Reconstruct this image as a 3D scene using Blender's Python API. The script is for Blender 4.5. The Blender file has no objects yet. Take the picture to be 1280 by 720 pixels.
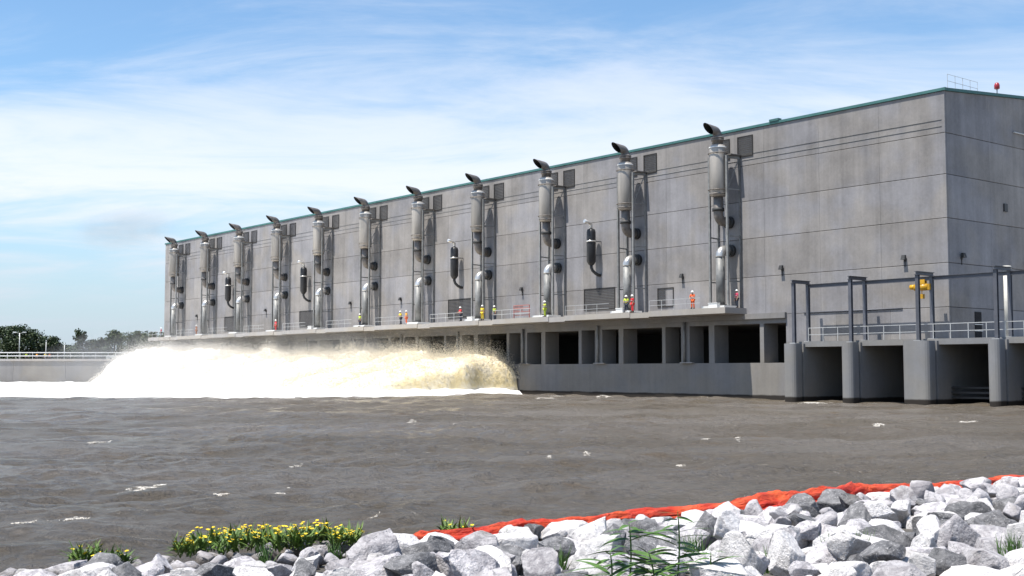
import bpy, bmesh, math, random
import numpy as np
from mathutils import Vector, Matrix

# ------------------------------------------------------------------ camera, light, exposure
scene = bpy.context.scene
col = scene.collection
F_PX, CAM_H = 1520.0, 2.6
TILT = math.atan(103.4 / F_PX)
cd = bpy.data.cameras.new('camera'); cd.sensor_width = 36.0; cd.lens = F_PX / 1280 * 36.0
cd.clip_start = 0.1; cd.clip_end = 20000
cam = bpy.data.objects.new('camera', cd); col.objects.link(cam)
cam.location = (0, 0, CAM_H); cam.rotation_euler = (math.pi / 2 + TILT, 0, 0)
scene.camera = cam

A = math.radians(38.87)                                   # bearing of the long facade
U = np.array([-math.sin(A), math.cos(A), 0.0])            # along the facade, away from the camera
N = np.array([-math.cos(A), -math.sin(A), 0.0])           # out of the facade, over the water
P0 = np.array([25.76, 113.94, 0.0])
RZ = math.atan2(-U[1], -U[0])                             # local x = -U, local y = -N

SUN = 0.36 * N + 0.07 * U + np.array([0, 0, 0.93]); SUN /= np.linalg.norm(SUN)
sl = bpy.data.lights.new('sun', 'SUN'); sl.energy = 5.0; sl.angle = math.radians(0.55); sl.color = (1.0, 0.95, 0.87)
so = bpy.data.objects.new('sun', sl); col.objects.link(so)
so.rotation_euler = Vector(SUN).to_track_quat('Z', 'Y').to_euler(); so.location = (0, 0, 80)

world = bpy.data.worlds.new('World'); scene.world = world; world.use_nodes = True
wn, wl = world.node_tree.nodes, world.node_tree.links
wn.clear()
def wnode(t, **kw):
    n = wn.new(t)
    for k, v in kw.items(): setattr(n, k, v)
    return n
w_out = wnode('ShaderNodeOutputWorld'); w_bg = wnode('ShaderNodeBackground'); w_bg.inputs[1].default_value = 0.10
sky = wnode('ShaderNodeTexSky', sky_type='NISHITA', sun_disc=False)
sky.sun_elevation = math.asin(SUN[2]); sky.sun_rotation = math.atan2(SUN[0], SUN[1])
sky.air_density = 1.0; sky.dust_density = 0.4; sky.ozone_density = 2.5; sky.altitude = 0
def wmath(op, a, b=None, clamp=False):
    n = wnode('ShaderNodeMath', operation=op, use_clamp=clamp)
    for i, v in enumerate((a, b)):
        if v is None: continue
        if isinstance(v, (int, float)): n.inputs[i].default_value = v
        else: wl.new(v, n.inputs[i])
    return n.outputs[0]
tc = wnode('ShaderNodeTexCoord'); sx = wnode('ShaderNodeSeparateXYZ'); wl.new(tc.outputs['Generated'], sx.inputs[0])
zz = wmath('MAXIMUM', sx.outputs[2], 0.0)
den = wmath('ADD', zz, 0.16)
cx = wnode('ShaderNodeCombineXYZ')
wl.new(wmath('DIVIDE', sx.outputs[0], den), cx.inputs[0]); wl.new(wmath('DIVIDE', sx.outputs[1], den), cx.inputs[1])
def wnoise(scale, detail, rough, off, dist=0.0):
    m = wnode('ShaderNodeMapping'); m.inputs['Location'].default_value = off; m.inputs['Scale'].default_value = (0.62, 1.25, 1.0); m.inputs['Rotation'].default_value = (0, 0, 0.22); wl.new(cx.outputs[0], m.inputs[0])
    n = wnode('ShaderNodeTexNoise'); n.inputs['Scale'].default_value = scale; n.inputs['Detail'].default_value = detail
    n.inputs['Roughness'].default_value = rough; n.inputs['Distortion'].default_value = dist
    wl.new(m.outputs[0], n.inputs['Vector']); return n.outputs[0]
n1 = wnoise(0.55, 6, 0.58, (3.1, 0.4, 0), 0.4); n2 = wnoise(2.0, 8, 0.66, (7.3, 2.2, 0), 0.5)
cl = wmath('ADD', wmath('MULTIPLY', n1, 0.55), wmath('MULTIPLY', n2, 0.45))
def wramp(v, a, b, lo, hi):
    n = wnode('ShaderNodeMapRange'); n.interpolation_type = 'SMOOTHSTEP'; wl.new(v, n.inputs['Value'])
    for k, x in zip(('From Min', 'From Max', 'To Min', 'To Max'), (a, b, lo, hi)): n.inputs[k].default_value = x
    return n.outputs[0]
bank_ = wmath('MULTIPLY', wramp(zz, 0.06, 0.15, 0.0, 1.0), wramp(zz, 0.16, 0.30, 1.0, 0.0))   # a long bank of cirrus low in the sky
cl = wmath('ADD', cl, wmath('MULTIPLY', bank_, 0.13))
cr = wnode('ShaderNodeMapRange'); cr.interpolation_type = 'SMOOTHSTEP'
cr.inputs['From Min'].default_value = 0.43; cr.inputs['From Max'].default_value = 0.68
wl.new(cl, cr.inputs['Value'])
hz = wnode('ShaderNodeMapRange'); hz.interpolation_type = 'SMOOTHSTEP'          # thin veil towards the horizon
hz.inputs['From Min'].default_value = 0.0; hz.inputs['From Max'].default_value = 0.17
hz.inputs['To Min'].default_value = 0.85; hz.inputs['To Max'].default_value = 0.0; wl.new(zz, hz.inputs['Value'])
thin = wmath('DIVIDE', 0.17, wmath('ADD', zz, 0.06), True)                     # cirrus is thin overhead and piles up towards the horizon
cmask = wmath('MULTIPLY', wmath('MULTIPLY', cr.outputs[0], thin), wramp(zz, 0.0, 0.05, 0.25, 1.0))
tint = wnode('ShaderNodeMix', data_type='RGBA', blend_type='MULTIPLY'); tint.inputs[0].default_value = 1.0
wl.new(sky.outputs[0], tint.inputs[6]); tint.inputs[7].default_value = (1.03, 1.20, 1.26, 1)
cm = wnode('ShaderNodeMix', data_type='RGBA'); wl.new(cmask, cm.inputs[0]); wl.new(tint.outputs[2], cm.inputs[6])
cm.inputs[7].default_value = (7.2, 7.3, 7.6, 1)
hm = wnode('ShaderNodeMix', data_type='RGBA'); wl.new(hz.outputs[0], hm.inputs[0]); wl.new(cm.outputs[2], hm.inputs[6])
hm.inputs[7].default_value = (3.7, 4.4, 5.3, 1)
wl.new(hm.outputs[2], w_bg.inputs[0]); wl.new(w_bg.outputs[0], w_out.inputs[0])

scene.view_settings.view_transform = 'Standard'; scene.view_settings.look = 'None'
scene.view_settings.exposure = 0.55; scene.view_settings.gamma = 1.0; scene.view_settings.use_curve_mapping = False
scene.cycles.use_denoising = True
scene.cycles.max_bounces = 6; scene.cycles.diffuse_bounces = 3; scene.cycles.glossy_bounces = 3
scene.cycles.transparent_max_bounces = 8; scene.cycles.caustics_reflective = False

# ------------------------------------------------------------------ helpers
def ray(x, y):
    c = np.array([x - 640.0, F_PX, 360.0 - y]); ct, st = math.cos(TILT), math.sin(TILT)
    return np.array([c[0], c[1] * ct - c[2] * st, c[1] * st + c[2] * ct])
def pz(x, y, z=0.0):                                      # pixel on a level plane
    d = ray(x, y); t = (z - CAM_H) / d[2]; return np.array([0, 0, CAM_H]) + d * t
def wall_u(x, y, d):                                      # pixel on a plane parallel to the facade -> (u, z)
    r = ray(x, y); c = np.array([0, 0, CAM_H]); t = (N @ P0 + d - N @ c) / (N @ r); p = c + r * t
    return (p - P0) @ U, p[2]
def W(u, d, z): return P0 + U * u + N * d + np.array([0, 0, z])
def proj(p):
    q = np.asarray(p) - np.array([0, 0, CAM_H]); ct, st = math.cos(TILT), math.sin(TILT)
    f = q[..., 1] * ct + q[..., 2] * st; up = -q[..., 1] * st + q[..., 2] * ct
    return 640 + F_PX * q[..., 0] / f, 360 - F_PX * up / f

def _hash(ix, iy, iz, seed):
    h = (ix.astype(np.int64) * 374761393 + iy.astype(np.int64) * 668265263 + iz.astype(np.int64) * 1274126177 + seed * 974711) & 0xffffffff
    h = ((h ^ (h >> 13)) * 1274126177) & 0xffffffff
    return ((h ^ (h >> 16)) & 0xffff) / 65535.0
def vnoise(p, seed=0):
    p = np.asarray(p, float); i = np.floor(p); f = p - i; f = f * f * (3 - 2 * f); i = i.astype(np.int64)
    r = 0
    for dx in (0, 1):
        for dy in (0, 1):
            for dz in (0, 1):
                w = (f[..., 0] if dx else 1 - f[..., 0]) * (f[..., 1] if dy else 1 - f[..., 1]) * (f[..., 2] if dz else 1 - f[..., 2])
                r = r + w * _hash(i[..., 0] + dx, i[..., 1] + dy, i[..., 2] + dz, seed)
    return r
def fbm(p, octv=4, seed=0, gain=0.5):
    p = np.asarray(p, float); a, s, t = 1.0, 0.0, 0.0
    for o in range(octv):
        s = s + a * vnoise(p * 2.03 ** o, seed + o * 17); t += a; a *= gain
    return s / t

class MB:
    def __init__(self): self.v = []; self.f = []; self.smooth = []
    def add(self, vs, fs, smooth=False):
        b = len(self.v); self.v += [tuple(map(float, p)) for p in vs]
        self.f += [tuple(b + i for i in q) for q in fs]; self.smooth += [smooth] * len(fs); return self
    def box(self, x0, x1, y0, y1, z0, z1):
        return self.add([(x0, y0, z0), (x1, y0, z0), (x1, y1, z0), (x0, y1, z0), (x0, y0, z1), (x1, y0, z1), (x1, y1, z1), (x0, y1, z1)],
                        [(3, 2, 1, 0), (4, 5, 6, 7), (0, 1, 5, 4), (1, 2, 6, 5), (2, 3, 7, 6), (3, 0, 4, 7)])
    def prism(self, poly, z0, z1):                         # poly counter-clockwise in xy
        n = len(poly)
        return self.add([(x, y, z0) for x, y in poly] + [(x, y, z1) for x, y in poly],
                        [tuple(range(n))[::-1], tuple(range(n, 2 * n))] + [(i, (i + 1) % n, n + (i + 1) % n, n + i) for i in range(n)])
    def bar(self, a, b, w, h=None):                        # rectangular bar between two points
        a, b = Vector(a), Vector(b); h = h or w; t = (b - a).normalized()
        up = Vector((0, 0, 1)) if abs(t.z) < 0.95 else Vector((0, 1, 0))
        s = t.cross(up).normalized(); q = s.cross(t)
        vs = [p + s * (i * w / 2) + q * (j * h / 2) for p in (a, b) for i, j in ((-1, -1), (1, -1), (1, 1), (-1, 1))]
        return self.add(vs, [(3, 2, 1, 0), (4, 5, 6, 7), (0, 1, 5, 4), (1, 2, 6, 5), (2, 3, 7, 6), (3, 0, 4, 7)])
    def tube(self, pts, rad, n=12, cap=True, smooth=True):
        pts = [Vector(p) for p in pts]; k = len(pts)
        rad = [rad] * k if isinstance(rad, (int, float)) else rad
        ring = []; t0 = (pts[1] - pts[0]).normalized()
        s = t0.cross(Vector((0, 0, 1)) if abs(t0.z) < 0.9 else Vector((0, 1, 0))).normalized()
        for i in range(k):
            t = (pts[min(i + 1, k - 1)] - pts[max(i - 1, 0)]).normalized()
            s = (s - t * s.dot(t)).normalized(); q = t.cross(s)
            ring.append([pts[i] + (s * math.cos(2 * math.pi * j / n) + q * math.sin(2 * math.pi * j / n)) * rad[i] for j in range(n)])
        vs = [p for r in ring for p in r]; fs = []
        for i in range(k - 1):
            for j in range(n): fs.append((i * n + j, i * n + (j + 1) % n, (i + 1) * n + (j + 1) % n, (i + 1) * n + j))
        self.add(vs, fs, smooth)
        if cap: self.add([], []); b = len(self.v) - len(vs); self.f += [tuple(b + j for j in range(n))[::-1], tuple(b + (k - 1) * n + j for j in range(n))]; self.smooth += [False, False]
        return self
    def lathe(self, prof, cx=0, cy=0, n=20, smooth=True):  # prof: (r, z)
        vs = [(cx + r * math.cos(2 * math.pi * j / n), cy + r * math.sin(2 * math.pi * j / n), z) for r, z in prof for j in range(n)]
        fs = [(i * n + j, i * n + (j + 1) % n, (i + 1) * n + (j + 1) % n, (i + 1) * n + j) for i in range(len(prof) - 1) for j in range(n)]
        b = len(self.v); self.add(vs, fs, smooth)
        self.f += [tuple(b + j for j in range(n))[::-1], tuple(b + (len(prof) - 1) * n + j for j in range(n))]; self.smooth += [False, False]
        return self
    def mesh(self, name, mat=None):
        me = bpy.data.meshes.new(name); me.from_pydata(self.v, [], self.f); me.update()
        me.polygons.foreach_set('use_smooth', self.smooth)
        if mat: me.materials.append(mat)
        return me
    def build(self, name, mat, parent=None, loc=None): return link(name, self.mesh(name, mat), parent, loc)
def link(name, me, parent=None, loc=None, rotz=None):
    o = bpy.data.objects.new(name, me); col.objects.link(o)
    if parent is not None: o.parent = parent
    if loc is not None: o.location = loc
    if rotz is not None: o.rotation_euler = (0, 0, rotz)
    return o
def tag(o, label=None, cat=None, group=None, kind=None):
    if label: o['label'] = label
    if cat: o['category'] = cat
    if group: o['group'] = group
    if kind: o['kind'] = kind
    return o
def empty(name, loc, rz=0.0, label=None, cat=None, group=None):
    o = bpy.data.objects.new(name, None); col.objects.link(o); o.location = tuple(loc); o.rotation_euler = (0, 0, rz)
    o.empty_display_size = 0.3
    return tag(o, label, cat, group)
def copy_tree(o, parent=None):
    c = o.copy(); col.objects.link(c); c.parent = parent
    for ch in o.children: copy_tree(ch, c)
    return c
def np_mesh(name, verts, faces, mat, smooth=True):
    me = bpy.data.meshes.new(name); verts = np.asarray(verts, np.float32); faces = np.asarray(faces, np.int32)
    k = faces.shape[1]
    me.vertices.add(len(verts)); me.vertices.foreach_set('co', verts.ravel())
    me.loops.add(faces.size); me.loops.foreach_set('vertex_index', faces.ravel())
    me.polygons.add(len(faces)); me.polygons.foreach_set('loop_start', np.arange(0, faces.size, k, dtype=np.int32))
    me.update(calc_edges=True); me.validate()
    me.polygons.foreach_set('use_smooth', np.full(len(me.polygons), smooth))
    me.materials.append(mat); return me
def grid_faces(nr, nc, mask=None):
    i = np.arange(nr * nc).reshape(nr, nc)
    f = np.stack([i[:-1, :-1], i[:-1, 1:], i[1:, 1:], i[1:, :-1]], -1).reshape(-1, 4)
    return f if mask is None else f[mask.reshape(-1)]
ORD = ['first', 'second', 'third', 'fourth', 'fifth', 'sixth', 'seventh', 'eighth', 'ninth', 'tenth', 'eleventh', 'twelfth']

# ------------------------------------------------------------------ materials
def mat_base(name):
    m = bpy.data.materials.new(name); m.use_nodes = True; nt = m.node_tree
    b = nt.nodes['Principled BSDF']; return m, nt, b
class NT:
    def __init__(self, nt): self.nt = nt
    def node(self, t, **kw):
        n = self.nt.nodes.new(t)
        for k, v in kw.items(): setattr(n, k, v)
        return n
    def link(self, a, b): self.nt.links.new(a, b)
    def put(self, sock, v):
        if isinstance(v, (int, float)): sock.default_value = v
        elif isinstance(v, (tuple, list)): sock.default_value = tuple(v) if len(v) != 3 or sock.type == 'VECTOR' else (*v, 1)
        else: self.link(v, sock)
    def math(self, op, a, b=0.0, clamp=False):
        n = self.node('ShaderNodeMath', operation=op, use_clamp=clamp); self.put(n.inputs[0], a); self.put(n.inputs[1], b); return n.outputs[0]
    def pos(self, scale=(1, 1, 1), obj=False, rot=(0, 0, 0)):
        if obj: s = self.node('ShaderNodeTexCoord').outputs['Object']
        else: s = self.node('ShaderNodeNewGeometry').outputs['Position']
        m = self.node('ShaderNodeMapping'); m.inputs['Scale'].default_value = scale; m.inputs['Rotation'].default_value = rot
        self.link(s, m.inputs[0]); return m.outputs[0]
    def noise(self, vec, scale, detail=4, rough=0.55, dist=0.0):
        n = self.node('ShaderNodeTexNoise'); self.link(vec, n.inputs['Vector']); n.inputs['Scale'].default_value = scale
        n.inputs['Detail'].default_value = detail; n.inputs['Roughness'].default_value = rough; n.inputs['Distortion'].default_value = dist
        return n.outputs[0]
    def ramp(self, v, lo, hi, a=0.0, b=1.0, smooth=True):
        n = self.node('ShaderNodeMapRange'); n.interpolation_type = 'SMOOTHSTEP' if smooth else 'LINEAR'
        self.put(n.inputs['Value'], v)
        for k, x in zip(('From Min', 'From Max', 'To Min', 'To Max'), (lo, hi, a, b)): n.inputs[k].default_value = x
        return n.outputs[0]
    def mix(self, f, a, b, mode='MIX'):
        n = self.node('ShaderNodeMix', data_type='RGBA', blend_type=mode); self.put(n.inputs[0], f); self.put(n.inputs[6], a); self.put(n.inputs[7], b)
        return n.outputs[2]
    def bump(self, h, strength, dist):
        n = self.node('ShaderNodeBump'); n.inputs['Strength'].default_value = strength; n.inputs['Distance'].default_value = dist
        self.link(h, n.inputs['Height']); return n.outputs[0]
    def rnd(self): return self.node('ShaderNodeObjectInfo').outputs['Random']
    def z(self):
        s = self.node('ShaderNodeSeparateXYZ'); self.link(self.node('ShaderNodeNewGeometry').outputs['Position'], s.inputs[0]); return s.outputs[2]

def concrete(name, c, var=0.16, rand=0.10, waterline=False, streak=0.7, rough=0.85, spec=0.5):
    m, nt, b = mat_base(name); t = NT(nt)
    blot = t.noise(t.pos(), 0.35, 5, 0.6); fine = t.noise(t.pos(), 4.0, 5, 0.65)
    st = t.noise(t.pos((1.4, 1.4, 0.07)), 1.0, 4, 0.6)
    v = t.math('ADD', t.math('MULTIPLY', t.math('SUBTRACT', blot, 0.5), var * 2.4), t.math('MULTIPLY', t.math('SUBTRACT', st, 0.5), var * 2.4 * streak))
    v = t.math('ADD', v, t.math('MULTIPLY', t.math('SUBTRACT', fine, 0.5), var))
    v = t.math('ADD', v, t.math('MULTIPLY', t.math('SUBTRACT', t.rnd(), 0.5), rand * 2))
    v = t.math('ADD', v, 1.0)
    cc = t.mix(1.0, c, t.node('ShaderNodeCombineColor').outputs[0], 'MULTIPLY')
    comb = cc.node.inputs[7].links[0].from_node
    for i in range(3): t.link(v, comb.inputs[i])
    tint = t.mix(t.ramp(t.noise(t.pos(), 0.18, 3), 0.42, 0.62), (1.0, 0.985, 0.97), (0.95, 0.975, 1.05)); cc = t.mix(1.0, cc, tint, 'MULTIPLY')
    if waterline:                                          # algae and silt stain at the water's edge
        h = t.math('ADD', t.z(), t.math('MULTIPLY', t.noise(t.pos((1, 1, 0.3)), 0.5, 5), 0.22))
        cc = t.mix(t.ramp(h, 0.32, 0.48), (0.020, 0.015, 0.011), cc)
    t.link(cc, b.inputs['Base Color']); b.inputs['Roughness'].default_value = rough; b.inputs['Specular IOR Level'].default_value = spec
    t.link(t.bump(fine, 0.25, 0.03), b.inputs['Normal']); return m
def metal(name, c, rough=0.5, metallic=0.0, var=0.15, scale=1.5, streak=False):
    m, nt, b = mat_base(name); t = NT(nt)
    n = t.noise(t.pos((1, 1, 0.15) if streak else (1, 1, 1)), scale, 5, 0.6)
    cc = t.mix(t.ramp(n, 0.3, 0.7), tuple(x * (1 - var) for x in c), tuple(min(1, x * (1 + var)) for x in c))
    tone = t.node('ShaderNodeCombineColor'); rv = t.ramp(t.rnd(), 0, 1, 0.84, 1.14)
    for i in range(3): t.link(rv, tone.inputs[i])
    cc = t.mix(1.0, cc, tone.outputs[0], 'MULTIPLY')
    t.link(cc, b.inputs['Base Color']); b.inputs['Metallic'].default_value = metallic
    t.link(t.ramp(n, 0.3, 0.7, rough * 0.85, min(1, rough * 1.2)), b.inputs['Roughness']); return m
def plain(name, c, rough=0.7, var=0.12, scale=8.0): return metal(name, c, rough, 0.0, var, scale)

M = {}
M['panel'] = concrete('precast_concrete', (0.25, 0.238, 0.229), 0.34, 0.11, rough=0.75, spec=0.3)
M['joint'] = concrete('joint_mortar', (0.085, 0.083, 0.08), 0.1, 0.0)
M['backing'] = concrete('bay_shade_concrete', (0.03, 0.03, 0.029), 0.1, 0.0)  # near-black colour puts the deep bays' shade into their back walls
M['lower'] = concrete('cast_concrete', (0.225, 0.212, 0.193), 0.2, 0.04, True)
M['deck'] = concrete('deck_concrete', (0.36, 0.335, 0.30), 0.12, 0.05)
M['pier'] = concrete('pier_concrete', (0.225, 0.22, 0.21), 0.16, 0.04, True)
M['teal'] = metal('teal_coping', (0.045, 0.14, 0.132), 0.6, 0.0, 0.1)
M['roof'] = metal('roof_sheet', (0.30, 0.32, 0.31), 0.5)
M['louver'] = metal('louver_paint', (0.024, 0.022, 0.021), 0.7)
M['galv'] = metal('galvanised_steel', (0.22, 0.22, 0.213), 0.55, 0.2, 0.2, 2.0)
M['silencer'] = metal('silencer_steel', (0.33, 0.30, 0.265), 0.45, 0.3, 0.2, 1.2, True)
M['pipe'] = metal('exhaust_pipe_steel', (0.19, 0.168, 0.15), 0.5, 0.25, 0.25, 2.0)
M['bright'] = metal('bright_cladding', (0.62, 0.60, 0.57), 0.33, 0.7, 0.1, 2.0)
M['darkmetal'] = metal('dark_steel', (0.045, 0.045, 0.045), 0.6, 0.2, 0.25)
M['matte_black'] = plain('matte_black', (0.012, 0.012, 0.014), 0.9)  # flat black for the stack mouths and the end-wall door
M['black'] = metal('black_paint', (0.018, 0.018, 0.020), 0.45, 0.0, 0.3)
M['gantry'] = metal('blue_grey_paint', (0.105, 0.11, 0.13), 0.5, 0.1, 0.15)
M['rail'] = metal('rail_galvanised', (0.5, 0.5, 0.49), 0.45, 0.3, 0.1)
M['white'] = plain('white_paint', (0.75, 0.75, 0.73), 0.5, 0.05)
M['cream'] = plain('cream_pipe', (0.55, 0.53, 0.48), 0.5, 0.08, 2.0)
M['yellow'] = metal('hoist_yellow', (0.55, 0.30, 0.012), 0.4, 0.0, 0.1)
M['red'] = plain('red_paint', (0.45, 0.03, 0.02), 0.5)
M['redfade'] = plain('faded_red_paint', (0.36, 0.13, 0.11), 0.6)
M['skin'] = plain('skin', (0.42, 0.25, 0.17), 0.6)
M['trousers'] = plain('work_trousers', (0.04, 0.05, 0.075), 0.85)
M['boots'] = plain('boots', (0.03, 0.025, 0.02), 0.8)
M['helmet'] = plain('helmet_white', (0.8, 0.8, 0.78), 0.35, 0.03)
for k, c in dict(orange=(0.85, 0.14, 0.03), redvest=(0.72, 0.03, 0.04), lime=(0.50, 0.62, 0.05), yellowsuit=(0.82, 0.60, 0.03), brown=(0.35, 0.13, 0.06), amber=(0.9, 0.38, 0.04), pink=(0.62, 0.06, 0.13)).items():
    M['v_' + k] = plain('vest_' + k, c, 0.7, 0.05)
M['glass'] = metal('dark_glass', (0.02, 0.022, 0.025), 0.08)

# ------------------------------------------------------------------ the setting: water, bank, ground
def make_water():
    m, nt, b = mat_base('muddy_water'); t = NT(nt)
    big = t.noise(t.pos((0.05, 0.12, 1)), 1.0, 4, 0.55); mid = t.noise(t.pos((0.35, 0.7, 1)), 1.0, 4, 0.6)
    c = t.mix(t.ramp(big, 0.35, 0.65), (0.142, 0.118, 0.088), (0.196, 0.172, 0.146))
    c = t.mix(t.ramp(mid, 0.55, 0.75), c, (0.150, 0.110, 0.068))
    # drifting foam flecks, thickened to paint sparkle onto the water
    patch = t.ramp(t.noise(t.pos((0.10, 0.16, 1)), 1.0, 3, 0.5), 0.52, 0.68)
    fl = t.noise(t.pos((1.3, 2.8, 1)), 2.6, 5, 0.72, 0.6)
    fo = t.math('MULTIPLY', patch, t.ramp(fl, 0.615, 0.68), True)
    c = t.mix(t.math('MULTIPLY', fo, 0.8), c, (0.55, 0.50, 0.44))
    t.link(c, b.inputs['Base Color'])
    sheen = t.ramp(t.noise(t.pos((0.03, 0.10, 1)), 1.0, 5, 0.6, 0.8), 0.38, 0.62, 0.10, 0.34)
    t.link(t.math('ADD', sheen, t.math('MULTIPLY', fo, 0.5)), b.inputs['Roughness']); b.inputs['IOR'].default_value = 1.33
    b.inputs['Specular IOR Level'].default_value = 0.42
    h = t.math('ADD', t.noise(t.pos((1.3, 2.2, 1)), 3.0, 7, 0.68, 0.3), t.math('MULTIPLY', t.noise(t.pos((0.4, 0.8, 1)), 1.0, 4, 0.6), 1.5))
    t.link(t.bump(h, 1.0, 0.35), b.inputs['Normal'])
    def axis(segs):
        out = []
        for a, bb, s in segs: out += list(np.arange(a, bb, s))
        return np.array(out + [segs[-1][1]])
    ys = axis([(2, 10, 2), (10, 40, 0.10), (40, 80, 0.22), (80, 240, 0.8), (240, 300, 20)])
    xs = axis([(-700, -300, 50), (-300, -110, 10), (-110, -45, 1.2), (-45, -14, 0.35), (-14, 22, 0.13), (22, 70, 0.4), (70, 130, 3), (130, 400, 30)])
    X, Y = np.meshgrid(xs, ys); rng = np.random.RandomState(4)
    dxs = np.gradient(xs)[None, :]; dys = np.gradient(ys)[:, None]
    cell = np.maximum(dxs, dys * 0.8); Z = np.zeros_like(X)
    wx = X + 1.5 * (fbm(np.stack([X * 0.12, Y * 0.12, 0 * X], -1), 2, 3) - 0.5); wy = Y + 1.5 * (fbm(np.stack([X * 0.12, Y * 0.12, 0 * X + 9], -1), 2, 5) - 0.5)
    for k in range(44):
        lam = 0.35 * (14 / 0.35) ** rng.rand(); ang = rng.normal(1.9, 0.75); ph = rng.rand() * 6.28
        amp = 0.0120 * lam ** 0.68
        fade = np.clip(lam / (cell * 3.2) - 1, 0, 1)
        s = np.sin((wx * math.cos(ang) + wy * math.sin(ang)) * 2 * math.pi / lam + ph)
        Z += amp * fade * (1 - 2 * np.abs(s) ** 0.9 * 0.5 + s * 0.4 - 0.5)
    Z += 0.10 * (fbm(np.stack([X * 0.22, Y * 0.4, 0 * X], -1), 4, 11) - 0.5) * np.clip(3 / cell - 1, 0, 1)
    global WATER; WATER = (xs, ys, Z)
    me = np_mesh('water', np.stack([X, Y, Z], -1).reshape(-1, 3), grid_faces(len(ys), len(xs)), m)
    return tag(link('water', me), kind='structure')
make_water()
def water_z(x, y):
    xs, ys, Z = WATER; i = min(max(np.searchsorted(xs, x), 1), len(xs) - 1); j = min(max(np.searchsorted(ys, y), 1), len(ys) - 1)
    return float(max(Z[j - 1, i - 1], Z[j, i - 1], Z[j - 1, i], Z[j, i]))

SH0 = np.array([-1.44, 19.21]); SHD = np.array([13.83, 10.46]); SHD = SHD / np.linalg.norm(SHD); SHN = np.array([SHD[1], -SHD[0]])
def bank_z(s):                                             # height of the bank, s metres inland of the water's edge
    s = np.asarray(s, float)
    return np.where(s < 0, s * 0.22, np.minimum(0.068 * np.clip(s, 0, None), 1.05))
def make_bank():
    m, nt, b = mat_base('bank_soil'); t = NT(nt)
    n = t.noise(t.pos(), 3.0, 6, 0.65)
    t.link(t.mix(t.ramp(n, 0.35, 0.65), (0.05, 0.045, 0.038), (0.12, 0.11, 0.10)), b.inputs['Base Color']); b.inputs['Roughness'].default_value = 0.95
    t.link(t.bump(t.noise(t.pos(), 9, 6, 0.7), 0.8, 0.05), b.inputs['Normal'])
    ss = np.concatenate([np.arange(-6, 20, 0.4), [22, 30, 60, 120]]); aa = np.concatenate([[-200, -120, -60], np.arange(-40, 50, 0.5), [60, 120, 200]])
    S, AA = np.meshgrid(ss, aa, indexing='ij')
    P = SH0 + SHD * AA[..., None] + SHN * S[..., None]
    Z = bank_z(S) - 0.10 + 0.06 * fbm(np.stack([P[..., 0], P[..., 1], 0 * S], -1), 3, 2)
    me = np_mesh('bank', np.concatenate([P, Z[..., None]], -1).reshape(-1, 3), grid_faces(len(ss), len(aa))[:, ::-1], m)
    return tag(link('bank', me), kind='structure')
make_bank()
def make_ground():
    m, nt, b = mat_base('levee_grass'); t = NT(nt)
    n = t.noise(t.pos(), 0.2, 5, 0.6)
    t.link(t.mix(n, (0.06, 0.075, 0.03), (0.13, 0.12, 0.06)), b.inputs['Base Color']); b.inputs['Roughness'].default_value = 0.95
    mb = MB(); mb.prism([(-700, 232.6), (-60, 232.6), (60, 232.6), (350, 232.6), (350, 650), (-700, 650)], -3.0, 4.3)
    tag(mb.build('ground', m), kind='structure')
    c = [W(-16.6, -14, 0), W(-140, -14, 0), W(-140, -160, 0), W(-16.6, -160, 0)]
    mb = MB(); mb.prism([(p[0], p[1]) for p in c], -3.0, 5.0)
    tag(mb.build('pavement', M['deck']), kind='structure')
make_ground()

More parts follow.
